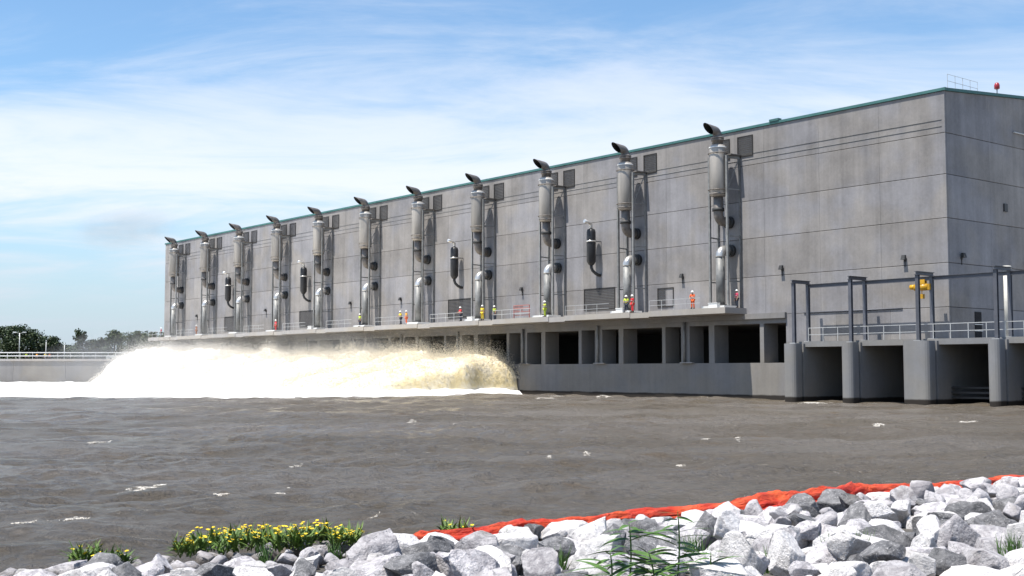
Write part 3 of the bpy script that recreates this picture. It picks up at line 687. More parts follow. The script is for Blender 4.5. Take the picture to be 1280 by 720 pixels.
def trees():
    def X(px, y): return (px - 640) / 1523 * y
    spec = [  # px, distance, top pixel, width m, material, slim
        (-30, 345, 408, 12, 'a', 0), (4, 350, 409, 11, 'a', 0), (21, 345, 406, 9, 'a', 0), (38, 352, 413, 10, 'a', 0), (52, 360, 421, 7, 'a', 0), (66, 355, 421, 6.5, 'a', 0), (80, 372, 432, 8, 'b', 0),
        (92, 380, 433, 8, 'b', 0), (102, 350, 412, 3.4, 'a', 1), (114, 352, 426, 6, 'a', 0), (127, 356, 423, 7, 'a', 0), (143, 350, 412, 5.5, 'b', 0), (160, 400, 416, 9, 'b', 0), (174, 405, 415, 9, 'b', 0), (190, 400, 416, 9, 'b', 0), (208, 405, 417, 9, 'b', 0)]
    lab = ['dark leafy tree at the outer edge of the grove well away from the lamp post', 'broad dark tree of the grove next to the one behind the lamp post', 'tallest dark tree of the grove directly behind the twin-armed lamp post',
           'dark tree of the grove between the lamp post and the poles', 'lower dark tree of the grove behind the pole among the workers'] + ['small dark tree beside the dense grove beyond the floodwall', 'low pale bush-like tree in the gap beyond the floodwall', 'low pale bush-like tree in the gap beyond the floodwall',
           'slender upright dark tree standing alone beyond the floodwall', 'low rounded dark tree touching the slender one', 'low rounded dark tree between its twin and the airy grey-green tree', 'airy grey-green tree standing taller than its neighbours behind the pickup'] + ['hazy pale green tree seen through the mist beside the building'] * 4
    for i, (px, y, top, w, m, sl) in enumerate(spec):
        h = (463.4 - top) / 1523 * y + CAM_H - 4.3
        tree(X(px, y), y, h, w, M['leaf_' + m], lab[i], 100 + i, bool(sl))
trees()
def far_wood():
    rng = np.random.RandomState(5); n = 9000
    x = rng.uniform(-640, -60, n); y = rng.uniform(470, 520, n); top = 4.3 + 7.5 * fbm(np.stack([x * 0.06, 0 * x, 0 * x], -1), 3, 8)
    P = np.stack([x, y, 4.3 + (top - 4.3) * rng.rand(n) ** 0.7], -1); s = rng.uniform(0.8, 1.8, n)
    d1 = rng.normal(size=(n, 3)); d1 /= np.linalg.norm(d1, axis=1)[:, None]; d2 = np.cross(d1, rng.normal(size=(n, 3))); d2 /= np.linalg.norm(d2, axis=1)[:, None]
    V = np.stack([P - d1 * s[:, None], P + d2 * s[:, None], P + d1 * s[:, None], P - d2 * s[:, None]], 1).reshape(-1, 3)
    tag(link('far_wood', np_mesh('far_wood', V, np.arange(4 * n).reshape(-1, 4), M['leaf_b'], False)), 'far low belt of woodland behind the trees', 'woodland', kind='stuff')
far_wood()

# ------------------------------------------------------------------ spray and foam
def foam_mats():
    m, nt, b = mat_base('spray_water'); t = NT(nt)
    at = t.node('ShaderNodeAttribute'); at.attribute_name = 'mud'
    n = t.noise(t.pos(), 0.9, 5, 0.65)
    f = t.math('MULTIPLY', t.math('MULTIPLY', at.outputs['Fac'], t.ramp(n, 0.25, 0.7, 0.55, 1.15)), t.ramp(t.z(), 0.2, 1.0, 0.5, 1.0), True)
    t.link(t.mix(f, (0.84, 0.82, 0.79), (0.74, 0.61, 0.34)), b.inputs['Base Color']); b.inputs['Roughness'].default_value = 0.75
    b.inputs['Subsurface Weight'].default_value = 0.0
    t.link(t.bump(t.noise(t.pos(), 2.5, 6, 0.7), 0.6, 0.3), b.inputs['Normal']); M['spray'] = m
    m, nt, b = mat_base('water_foam'); t = NT(nt)
    n = t.noise(t.pos((0.25, 0.6, 1)), 1.0, 6, 0.65)
    t.link(t.mix(t.ramp(n, 0.30, 0.46), (0.50, 0.46, 0.41), (0.90, 0.89, 0.87)), b.inputs['Base Color']); b.inputs['Roughness'].default_value = 0.8
    t.link(t.bump(t.noise(t.pos(), 2.0, 6, 0.7), 0.6, 0.15), b.inputs['Normal']); M['foam'] = m
    m, nt, b = mat_base('lacy_foam'); t = NT(nt)
    b.inputs['Base Color'].default_value = (0.62, 0.585, 0.53, 1); b.inputs['Roughness'].default_value = 0.9
    t.link(t.ramp(t.noise(t.pos((2.2, 3.0, 1)), 2.4, 6, 0.75, 0.5), 0.40, 0.62), b.inputs['Alpha']); M['lace'] = m
foam_mats()
def droplets(P, size, rng, mat, name, mud=None):
    n = len(P); T = np.array([(1, 1, 1), (1, -1, -1), (-1, 1, -1), (-1, -1, 1)], float) / 1.732
    R = rng.normal(size=(n, 3, 3)); q, _ = np.linalg.qr(R)
    V = P[:, None, :] + np.einsum('nij,kj->nki', q, T) * size[:, None, None]
    base = np.arange(n)[:, None] * 4; F = np.stack([base + np.array(f) for f in ((0, 1, 2), (0, 3, 1), (0, 2, 3), (1, 3, 2))], 1).reshape(-1, 3)
    me = np_mesh(name, V.reshape(-1, 3), F, mat, True)
    if mud is not None:
        a = me.attributes.new('mud', 'FLOAT', 'POINT'); a.data.foreach_set('value', np.repeat(mud, 4).astype(np.float32))
    return me
def spray():
    rng = np.random.RandomState(9)
    us = np.arange(39.6, 147.6, 0.32); ds = np.concatenate([np.arange(0.15, 8, 0.28), np.arange(8, 31, 0.45)])
    UU, DD = np.meshgrid(us, ds, indexing='ij')
    jets = np.array([6.1 + BAY * k for k in range(3, 11)])
    dj = np.min(np.abs(UU[..., None] - jets), -1)
    lump = np.exp(-(dj / 4.2) ** 2)
    top = np.interp(UU, [39.6, 41, 46, 52, 60, 90, 115, 135, 144, 147.5], [3.7, 4.1, 4.35, 4.6, 4.8, 5.5, 6.0, 6.1, 5.6, 4.0])
    D = 19 + 5 * fbm(np.stack([UU * 0.1, 0 * UU, 0 * UU], -1), 2, 4) + 3 * lump - 13 * np.clip((UU - 118) / 24, 0, 1)
    n3 = np.stack([UU * 0.30, DD * 0.30, 0 * UU], -1)
    rough = fbm(n3, 5, 21, 0.58) - 0.5; ridg = 1 - np.abs(2 * fbm(n3 * 1.7, 4, 33) - 1)
    prof = np.clip(1 - (DD / D) ** (1.7 + 4.5 * np.clip((UU - 105) / 30, 0, 1)), -0.3, 1)
    H = top * prof * (0.86 + 0.14 * lump) + rough * (1.9 * np.clip(prof + 0.15, 0, 1) + 0.3) + (ridg - 0.75) * 0.9 * np.clip(prof, 0, 1)
    edge = np.clip((UU - 39.6) / 0.9, 0, 1) ** 0.5; H = H * edge + (1 - edge) * np.minimum(H, -0.35)
    H = np.maximum(H, -0.4)
    # the billows lean and curl: shift points sideways with noise
    su = (fbm(n3 * 1.3 + 5, 4, 55) - 0.5) * 1.8 * np.clip(H / 3, 0, 1); sd = (fbm(n3 * 1.3 + 9, 4, 57) - 0.5) * 1.8 * np.clip(H / 3, 0, 1)
    u2 = np.maximum(UU + su, 39.4); d2 = np.maximum(DD + sd, 0.06)
    P = P0 + U * u2[..., None] + N * d2[..., None] + np.array([0, 0, 1.0]) * H[..., None]
    keep = (H[:-1, :-1] > -0.38)
    mud = 0.72 * np.clip(1 - (UU - 39.4) / 105, 0, 1) ** 1.2 + 0.38 * np.clip(1 - (UU - 39.4) / 2.0, 0, 1)
    me = np_mesh('spray', P.reshape(-1, 3), grid_faces(len(us), len(ds), keep), M['spray'])
    # mesh vertex attribute
    a = me.attributes.new('mud', 'FLOAT', 'POINT'); a.data.foreach_set('value', mud.reshape(-1).astype(np.float32))
    tag(link('discharge_spray', me), 'wall of white discharge water billowing from the pump bays', 'spray', kind='stuff')
    # flying droplets around it
    n = 230000
    iu = rng.randint(0, len(us), n); idd = (len(ds) * rng.rand(n) ** 1.5).astype(int).clip(0, len(ds) - 1)
    base = P[iu, idd]; hh = H[iu, idd]
    ok = hh > 0.1; base, hh, iu, idd = base[ok], hh[ok], iu[ok], idd[ok]; n = len(base)
    e = rng.exponential(1.0, n) * np.clip(0.16 + 0.14 * hh, 0.1, 0.75) * (0.4 + 1.4 * vnoise(base * 0.45, 71))
    off = np.stack([rng.normal(size=n) * 0.35, rng.normal(size=n) * 0.35, e], -1)
    Q = base + off; dd = (Q - P0) @ N; Q = Q + N * np.clip(0.15 - dd, 0, None)[:, None]
    size = rng.uniform(0.025, 0.085, n) * np.exp(-e * 0.35)
    Q2 = Q[(Q - P0) @ U > 39.2]; size = size[(Q - P0) @ U > 39.2]
    md = np.clip(1 - ((Q2 - P0) @ U - 39.4) / 105, 0, 1) * 0.6
    tag(link('spray_droplets', droplets(Q2, size, rng, M['spray'], 'spray_droplets', md)), 'fine flying droplets above the white discharge water', 'spray', kind='stuff')
    # churned foam on the water in front
    xs = np.arange(-190, 22, 0.55); ys = np.concatenate([np.arange(108, 150, 0.38), np.arange(150, 232, 0.8)])
    X, Y = np.meshgrid(xs, ys)
    q = np.stack([X, Y, 0 * X], -1) - P0; d = q @ N; u = q @ U
    front = 121.5 + 3.0 * (fbm(np.stack([X * 0.06, 0 * X, 0 * X], -1), 3, 41) - 0.5) + np.clip(X - 0, 0, 30) * 0.55
    inside = (Y - front) / 4.0
    m = np.clip(inside, -2, 1.2) + 2.6 * (fbm(np.stack([X * 0.13, Y * 0.55, 0 * X], -1), 5, 43, 0.6) - 0.5)
    right = np.clip((u - 36) / 3.0, -3, 1.2); near = np.clip((3.2 - d) / 2.0, -3, 1)
    m = np.minimum(m, np.maximum(right + 2.2 * (fbm(np.stack([X * 0.3, Y * 0.5, 0 * X], -1), 4, 47) - 0.5), -2))
    Z = -0.08 + 0.34 * np.clip(m, 0, 1) + 0.75 * np.clip(m, 0, 1) * (fbm(np.stack([X * 0.28, Y * 0.5, 0 * X], -1), 4, 45, 0.6) - 0.28)
    ok = (m > 0.12) & (d > 0.3) & (d > -1) & (Y < 231.8)
    inn = ok.copy()
    for di in (-1, 0, 1):
        for dj in (-1, 0, 1): inn &= np.roll(np.roll(ok, di, 0), dj, 1)
    Z = np.where(inn, Z, -0.35)                             # the sheet's rim dips under the surface
    kf = ok[:-1, :-1] & ok[1:, 1:] & ok[:-1, 1:] & ok[1:, :-1]
    me = np_mesh('foam', np.stack([X, Y, Z], -1).reshape(-1, 3), grid_faces(len(ys), len(xs), kf), M['foam'])
    tag(link('foam', me), 'broad sheet of churned white foam on the water below the spray', 'foam', kind='stuff')
spray()
def whitecaps():
    spots = [(182, 598, 34), (93, 638, 26), (557, 527, 20), (513, 523, 12), (366, 574, 16), (880, 545, 12), (922, 545, 12), (687, 568, 8), (735, 563, 10), (1095, 527, 14), (1213, 523, 20), (350, 603, 10), (278, 605, 18), (30, 643, 18), (467, 632, 6), (1020, 501.5, 40), (700, 493.5, 30), (680, 496, 26), (760, 494.5, 24), (632, 499, 24), (120, 546, 14), (850, 575, 9)]
    V = []; Fc = []; rng = np.random.RandomState(3)
    for x, y, w in spots:
        p0 = pz(x, y, 0.06); Wd = w / 1523 * p0[1]; dep = min(4.0 / 1523 * p0[1] ** 2 / 2.6, 3.0)
        for q in range(rng.randint(14, 22)):
            a = rng.normal() * 0.28; c = (p0[0] + a * Wd, p0[1] + rng.normal() * dep * 0.22 + a * dep * 0.8); L = Wd * rng.uniform(0.16, 0.50) * (1.3 - abs(a)); h = dep * rng.uniform(0.03, 0.12); n = 16
            b = len(V); t = np.linspace(-1, 1, n); sd = rng.randint(999)
            cy = h * 3.0 * (fbm(np.stack([t * 1.6 + sd, 0 * t, 0 * t], -1), 3, 5) - 0.5); hw = h * (1 - t ** 2) ** 0.8 * (0.15 + 1.7 * fbm(np.stack([t * 4 + sd, 0 * t + 3, 0 * t], -1), 3, 6) ** 1.6)
            for i in range(n):
                X_ = c[0] + t[i] * L / 2
                for k_, up in ((-1, 0.004), (0, 0.022), (1, 0.004)):
                    Y_ = c[1] + cy[i] + k_ * hw[i]; V.append((X_, Y_, water_z(X_, Y_) + up))
            for i in range(n - 1):
                for j in (0, 1): Fc.append((b + i * 3 + j, b + i * 3 + 3 + j, b + i * 3 + 4 + j, b + i * 3 + 1 + j))
    tag(link('whitecap', np_mesh('whitecap', V, Fc, M['lace'])), 'scattered streaks of white foam drifting on the brown water', 'foam', kind='stuff')
whitecaps()

# ------------------------------------------------------------------ workers
def skin_mesh(name, verts, edges, radii, root, sub=1):
    me = bpy.data.meshes.new('tmp'); me.from_pydata(verts, edges, []); o = bpy.data.objects.new('tmp', me); col.objects.link(o)
    md = o.modifiers.new('s', 'SKIN'); md.use_smooth_shade = True
    for i, r in enumerate(radii):
        sv = me.skin_vertices[0].data[i]; sv.radius = (r, r) if isinstance(r, float) else r; sv.use_root = i == root
    s = o.modifiers.new('d', 'SUBSURF'); s.levels = sub; s.render_levels = sub
    dg = bpy.context.evaluated_depsgraph_get(); dg.update()
    out = bpy.data.meshes.new_from_object(o.evaluated_get(dg)); out.name = name
    bpy.data.objects.remove(o); bpy.data.meshes.remove(me); return out
def person_meshes(pose):
    # x across, -y forward
    ar = {'stand': ((0.24, 0.0, 1.14), (0.25, -0.10, 0.90), (0.25, -0.14, 0.80)), 'lean': ((0.25, -0.14, 1.18), (0.16, -0.38, 1.08), (0.13, -0.46, 1.06)), 'point': ((0.26, -0.10, 1.25), (0.22, -0.36, 1.30), (0.20, -0.45, 1.31))}[pose]
    al = {'stand': ((-0.24, 0.02, 1.14), (-0.26, -0.06, 0.90), (-0.26, -0.10, 0.80)), 'lean': ((-0.25, -0.14, 1.18), (-0.16, -0.38, 1.08), (-0.13, -0.46, 1.06)), 'point': ((-0.24, 0.03, 1.14), (-0.24, -0.12, 0.92), (-0.22, -0.18, 0.84))}[pose]
    lean = -0.06 if pose == 'lean' else 0.0
    J = [(0, 0, 0.95), (0, lean * 0.5, 1.15), (0, lean, 1.38), (0, lean, 1.50), (0, lean - 0.01, 1.60), (0, lean - 0.015, 1.72),
         (0.18, lean, 1.42), ar[0], ar[1], ar[2], (-0.18, lean, 1.42), al[0], al[1], al[2],
         (0.10, 0, 0.88), (0.12, -0.03, 0.50), (0.13, 0.02, 0.10), (0.13, -0.14, 0.04), (-0.10, 0, 0.88), (-0.13, 0.02, 0.50), (-0.14, 0.05, 0.10), (-0.14, -0.11, 0.04), (0, lean - 0.115, 1.615)]
    E = [(0, 1), (1, 2), (2, 3), (3, 4), (4, 5), (2, 6), (6, 7), (7, 8), (8, 9), (2, 10), (10, 11), (11, 12), (12, 13), (0, 14), (14, 15), (15, 16), (16, 17), (0, 18), (18, 19), (19, 20), (20, 21), (4, 22)]
    R = [0.15, 0.13, 0.15, 0.055, 0.095, 0.06, 0.065, 0.05, 0.038, 0.035, 0.065, 0.05, 0.038, 0.035, 0.09, 0.062, 0.045, 0.04, 0.09, 0.062, 0.045, 0.04, 0.018]
    base = len(J)
    for w, s in ((9, 1), (13, -1)):                         # five fingers per hand
        d = (Vector(J[w]) - Vector(J[w - 1])).normalized(); side = Vector((0, -1, 0.2)) if abs(d.y) < 0.7 else Vector((1, 0, 0)); side = (side - d * side.dot(d)).normalized()
        for k, (o, ln) in enumerate(((-0.030, 0.075), (-0.010, 0.09), (0.010, 0.088), (0.030, 0.07), (0.045, 0.045))):
            a = Vector(J[w]) + side * o + d * (0.03 if k < 4 else -0.01); b = a + d * ln * 0.5 + side * (0.02 if k == 4 else 0); c = b + d * ln * 0.45 + Vector((-0.02 * s, 0, 0))
            i = len(J); J += [tuple(a), tuple(b), tuple(c)]; E += [(w, i), (i, i + 1), (i + 1, i + 2)]; R += [0.012, 0.010, 0.008]
    body = skin_mesh('body', J, E, R, 0)
    vi = [0, 1, 2, 6, 7, 10, 11]; mp = {v: i for i, v in enumerate(vi)}
    vest = skin_mesh('vest', [J[i] for i in vi], [(mp[a], mp[b]) for a, b in E if a in mp and b in mp], [0.19, 0.165, 0.185, 0.09, 0.07, 0.09, 0.07], 0)
    ti = [0, 14, 15, 16, 18, 19, 20]; mp = {v: i for i, v in enumerate(ti)}
    tr = skin_mesh('trousers', [J[i] for i in ti], [(mp[a], mp[b]) for a, b in E if a in mp and b in mp], [0.17, 0.115, 0.085, 0.075, 0.115, 0.085, 0.075], 0)
    bm = MB()
    for s in (0.13, -0.14): bm.tube([(s, 0.08, 0.05), (s, -0.05, 0.055), (s, -0.20, 0.035)], [0.055, 0.06, 0.04], 8); bm.tube([(s, 0.03, 0.05), (s, 0.03, 0.2)], 0.062, 8)
    hm = MB(); hm.lathe([(0.175, 1.68), (0.165, 1.695), (0.135, 1.70), (0.125, 1.76), (0.09, 1.815), (0.03, 1.84)], 0, lean - 0.02, 14)
    st = MB(); st.lathe([(0.196, 1.16), (0.199, 1.165), (0.199, 1.21), (0.196, 1.215)], 0, lean * 0.5, 14)
    return dict(body=body, vest=vest, trousers=tr, boots=bm.mesh('boots'), helmet=hm.mesh('helmet'), reflective_band=st.mesh('reflective_band'))
PM = {p: person_meshes(p) for p in ('stand', 'lean', 'point')}
for d_ in PM.values():
    for me in d_.values():
        me.materials.clear(); me.materials.append(None)
def person(loc, rz, pose, vest, label, helmet='helmet', trousers='trousers', group='workers at the pump station'):
    e = empty('person', loc, rz, label, 'person', group); prt = {}
    for k, mt in (('body', 'skin'), ('vest', vest), ('trousers', trousers), ('boots', 'boots'), ('helmet', helmet), ('reflective_band', 'rail')):
        o = link(k, PM[pose][k], e if k != 'reflective_band' else prt['vest']); prt[k] = o
        o.material_slots[0].link = 'OBJECT'; o.material_slots[0].material = M[mt]
DZ = 8.65
def workers():
    L = [  # px, d, pose, vest, trousers, label
        (866, 2.55, 'lean', 'v_orange', 'v_orange', 'worker in bright orange suit on the deck beyond the first exhaust stack'),
        (921, 0.75, 'stand', 'v_pink', 'trousers', 'worker in dark pink shirt between the first exhaust stack and the wall'),
        (783, 2.6, 'lean', 'v_lime', 'trousers', 'worker in lime vest at the foot of the second exhaust stack'),
        (790.5, 2.75, 'stand', 'v_redvest', 'v_redvest', 'worker in bright red coveralls at the foot of the second exhaust stack'),
        (681, 2.7, 'point', 'v_lime', 'v_lime', 'worker in lime vest at the foot of the third exhaust stack'),
        (618, 1.0, 'stand', 'v_lime', 'trousers', 'worker in lime vest and white helmet in the gap before the fourth exhaust stack'),
        (603, 2.85, 'stand', 'v_yellowsuit', 'v_yellowsuit', 'worker in bright yellow rain suit by the fourth exhaust stack'),
        (576, 2.6, 'lean', 'v_redvest', 'trousers', 'worker in red vest at the rail beyond the fourth exhaust stack'),
        (508, 2.6, 'stand', 'v_amber', 'v_orange', 'worker in amber jacket at the rail beyond the fifth exhaust stack'),
        (501, 2.55, 'lean', 'v_yellowsuit', 'trousers', 'worker in yellow vest at the rail beyond the fifth exhaust stack'),
        (450, 2.6, 'stand', 'v_lime', 'trousers', 'worker in lime vest at the foot of the sixth exhaust stack'),
        (345, 2.3, 'stand', 'v_redvest', 'v_redvest', 'worker in red coveralls at the foot of the eighth exhaust stack'),
        (246, 2.4, 'stand', 'v_brown', 'v_brown', 'worker in brown jacket beyond the tenth exhaust stack'),
        (202, 2.0, 'stand', 'v_pink', 'trousers', 'worker in dark pink shirt at the far end of the deck')]
    for i, (px, d, pose, v, tr, lb) in enumerate(L):
        u = wall_u(px, 385, d)[0]
        person(W(u, d, DZ), RZ + random.Random(i).uniform(-0.5, 0.5), pose, v, lb, trousers=tr)
    for i, (px, v, lb) in enumerate(((33, 'v_lime', 'worker in lime vest on the floodwall walkway apart from the others'), (46, 'v_amber', 'worker in amber vest on the floodwall walkway'), (56.5, 'v_yellowsuit', 'worker in yellow suit on the floodwall walkway'), (62, 'v_brown', 'worker in brown jacket on the floodwall walkway'))):
        person(((px - 640) / 1523 * 233.6, 233.6, 4.3), random.Random(i).uniform(-0.6, 0.6), 'stand', v, lb)
workers()
def deck_things():
    u = wall_u(652, 385, 2.7)[0]; e = empty('barrier', W(u, 2.7, DZ), RZ, 'faded red steel barrier with upright bars on the deck beyond the third stack', 'barrier')
    for x in (-1.4, 1.4):
        mb = MB(); mb.bar((x, 0, 0), (x, 0, 1.5), 0.09); mb.build('post', M['redfade'], e)
    for z in (0.35, 0.75, 1.15, 1.48):
        mb = MB(); mb.bar((-1.4, 0, z), (1.4, 0, z), 0.08); mb.build('rail', M['redfade'], e)
    for x in np.arange(-1.2, 0.3, 0.22):
        mb = MB(); mb.bar((x, 0.05, 0.75), (x, 0.05, 1.48), 0.05); mb.build('bar', M['redfade'], e)
    for i, (px, w) in enumerate(((893, 1.1), (776, 1.0), (589, 1.0), (389, 1.0))):
        u = wall_u(px, 382, 2.7)[0]; lb = 'low white equipment box on the deck at the %s exhaust stack' % ('first', 'second', 'fourth', 'seventh')[i]
        e = empty('equipment_box', W(u, 2.75, DZ), RZ, lb, 'box', 'white boxes on the deck')
        mb = MB(); mb.box(-w / 2, w / 2, -0.2, 0.2, 0.0, 0.42); mb.build('case', M['white'], e)
        mb = MB(); mb.box(-w / 2 - 0.04, w / 2 + 0.04, -0.23, 0.23, 0.421, 0.5); mb.build('lid', M['white'], e)
deck_things()

# ------------------------------------------------------------------ riprap
BOOM_PX = ((497, 690), (528, 682), (600, 675), (660, 669), (740, 662), (800, 657), (870, 652), (940, 648), (1000, 641), (1060, 633), (1130, 622), (1200, 614), (1290, 607), (1400, 596))
BOOM = np.array([pz(x, y, 0.12)[:2] for x, y in BOOM_PX])
BOOM_A, BOOM_S = (BOOM - SH0) @ SHD, (BOOM - SH0) @ SHN
def shore_limit(a):                                        # rocks lie inland of the boom, or of the water where it ends
    return float(np.interp(a, BOOM_A, BOOM_S)) + 0.22 if a > BOOM_A[0] - 0.2 else 0.15
def ico(sub):
    bm = bmesh.new(); bmesh.ops.create_icosphere(bm, subdivisions=sub, radius=1.0)
    v = np.array([x.co[:] for x in bm.verts]); f = np.array([[q.index for q in p.verts] for p in bm.faces]); bm.free(); return v, f
ICO = {k: ico(k) for k in (2, 3, 5)}
def rock_shape(seed, sub):
    rng = np.random.RandomState(seed); v, f = ICO[sub]; p = v.copy()
    for i in range(rng.randint(13, 21)):
        n = rng.normal(size=3); n /= np.linalg.norm(n); off = rng.uniform(0.42, 0.74); d = p @ n
        p = np.where((d > off)[:, None], p - n * ((d - off) * 0.985)[:, None], p)
    p *= np.array([rng.uniform(0.95, 1.35), rng.uniform(0.8, 1.1), rng.uniform(0.62, 0.95)])
    p = p * (1 + 0.17 * (fbm(v * 2.4 + seed, 5, seed, 0.55) - 0.5)[:, None]) * (1 + (0.05 * (fbm(v * 9 + seed, 3, seed + 3) - 0.5))[:, None])
    return p / np.abs(p).max() * 1.08, f
def rock_mat(name, lo, hi, vein, amt):
    m, nt, b = mat_base(name); t = NT(nt)
    n = t.noise(t.pos((1, 1, 1), True), 2.4, 6, 0.65, 0.6); v = t.noise(t.pos((1, 1, 1), True), 4.5, 5, 0.7, 1.2)
    sp = t.noise(t.pos((1, 1, 1), True), 16, 3, 0.6)
    c = t.mix(t.ramp(n, 0.34, 0.66), lo, hi); c = t.mix(t.math('MULTIPLY', t.ramp(v, 0.56, 0.68), amt), c, vein)
    c = t.mix(t.math('MULTIPLY', t.ramp(sp, 0.60, 0.70), 0.65), c, vein)
    tone = t.ramp(t.rnd(), 0, 1, 0.78, 1.12); mul = t.node('ShaderNodeCombineColor')
    for i in range(3): t.link(tone, mul.inputs[i])
    c = t.mix(1.0, c, mul.outputs[0], 'MULTIPLY')
    mudh = t.math('ADD', t.z(), t.math('MULTIPLY', t.noise(t.pos(), 3.0, 4), -0.25))
    c = t.mix(t.ramp(mudh, -0.05, 0.10, 0.85, 0.0), c, (0.075, 0.06, 0.045))          # silt stain at the water's edge
    dirt = t.noise(t.pos(), 1.3, 5, 0.65); c = t.mix(t.ramp(dirt, 0.56, 0.72, 0.0, 0.45), c, (0.20, 0.175, 0.145))
    t.link(c, b.inputs['Base Color']); b.inputs['Roughness'].default_value = 0.8
    t.link(t.bump(t.math('ADD', t.noise(t.pos((1, 1, 1), True), 7, 6, 0.7), t.math('MULTIPLY', sp, 0.4)), 0.6, 0.12), b.inputs['Normal']); return m
RM = [rock_mat('white_limestone', (0.60, 0.575, 0.565), (0.82, 0.79, 0.78), (0.24, 0.23, 0.24), 0.6),
      rock_mat('grey_limestone', (0.10, 0.10, 0.105), (0.24, 0.235, 0.24), (0.60, 0.58, 0.58), 0.6),
      rock_mat('mottled_limestone', (0.34, 0.32, 0.335), (0.66, 0.63, 0.64), (0.12, 0.12, 0.125), 0.7)]
RL = [('chalky white riprap boulder heaped on the bank', 'white boulders on the bank'), ('dark grey riprap boulder with pale flecks heaped on the bank', 'dark grey boulders on the bank'), ('mottled grey and white riprap boulder heaped on the bank', 'mottled boulders on the bank')]
def riprap():
    rng = np.random.RandomState(12); pts = np.zeros((0, 4))
    def darts(n, r0, r1, k, lift, s0, s1, a0, a1):
        nonlocal pts; out = []
        for _ in range(n):
            s = rng.uniform(s0, s1); a = rng.uniform(a0, a1); r = rng.uniform(r0, r1)
            xy = SH0 + SHD * a + SHN * s
            if s < shore_limit(a) + 0.6 * r: continue
            hx, hy = proj(np.array((xy[0], xy[1], float(bank_z(s)) + r)))
            if 205 < hx < 465 and hy < 692 and r > 0.22: continue        # the flower clump grows here
            if abs(xy[0]) > 0.47 * max(xy[1], 0) + 3 or xy[1] < 7.5: continue
            allp = np.array(out) if out else np.zeros((0, 5))
            if len(allp) and np.any(np.hypot(allp[:, 0] - xy[0], allp[:, 1] - xy[1]) < k * (allp[:, 4] + r)): continue
            out.append((xy[0], xy[1], float(bank_z(s)) + lift * r, s, r))
        return out
    A_ = darts(2000, 0.25, 0.47, 0.82, 0.06, 0.75, 13, -12, 26)
    B_ = []
    big = np.array(A_)
    for q in darts(7000, 0.12, 0.24, 0.80, 0.10, 0.2, 13, -12, 26):
        if np.all(np.hypot(big[:, 0] - q[0], big[:, 1] - q[1]) > 0.72 * (big[:, 4] + q[4])): B_.append(q)
    C_ = []
    for q in darts(700, 0.15, 0.30, 1.05, 0.0, 3.0, 13, -12, 26): C_.append((q[0], q[1], q[2] + 0.20, q[3], q[4]))
    allr = A_ + B_ + C_
    sc = []
    for q in allr:
        x, y = proj(np.array(q[:3])); vis = -40 < x < 1320 and 560 < y < 760
        sc.append((q[4] / math.hypot(q[0], q[1]) if vis else 0) )
    order = sorted(range(len(allr)), key=lambda i: -sc[i])
    NV = 22; shapes = [rock_shape(200 + i, 5) for i in range(NV)]
    meshes = [[np_mesh('boulder', p, f, RM[k]) for p, f in shapes] for k in range(3)]
    SV, SF, b0 = [], [], 0
    for rank, i in enumerate(order):
        x, y, z, s, r = allr[i]; k = rng.choice(3, p=[0.40, 0.28, 0.32]); rot = Matrix.Rotation(rng.uniform(0, 6.28), 3, 'Z') @ Matrix.Rotation(rng.normal() * 0.35, 3, 'X') @ Matrix.Rotation(rng.normal() * 0.3, 3, 'Y')
        if rank < 290 and sc[i] > 0:
            o = link('boulder', meshes[k][rng.randint(NV)], None, (x, y, z)); o.rotation_euler = rot.to_euler(); o.scale = (r, r, r)
            px_, py_ = proj(np.array((x, y, z))); a_ = float((np.array((x, y)) - SH0) @ SHD)
            if a_ > BOOM_A[0] and s < shore_limit(a_) + 0.75: place = 'lying close against the orange boom'
            elif 200 < px_ < 470 and py_ < 712: place = 'by the wide clump of yellow flowers'
            elif 740 < px_ < 905 and py_ > 660: place = 'around the long-leaved green weeds'
            elif a_ <= BOOM_A[0]: place = 'on the boomless stretch of the bank'
            else: place = 'on the open bank well inland of the boom'
            size_ = 'large' if r > 0.31 else 'medium' if r > 0.235 else 'small'
            tag(o, '%s %s riprap boulder %s' % (size_, ('chalky white', 'dark grey pale-flecked', 'mottled grey and white')[k], place), 'boulder', RL[k][1])
        else:
            p, f = rock_shape(400 + i % 40, 3 if sc[i] > 0 else 2); SV.append((p * r) @ np.array(rot).T + np.array([x, y, z])); SF.append(f + b0); b0 += len(p)
    me = np_mesh('riprap', np.concatenate(SV), np.concatenate(SF), RM[2])
    tag(link('riprap', me), 'smaller broken limestone packed between the boulders of the bank', 'rubble', kind='stuff')
    return allr
ROCKS = riprap()

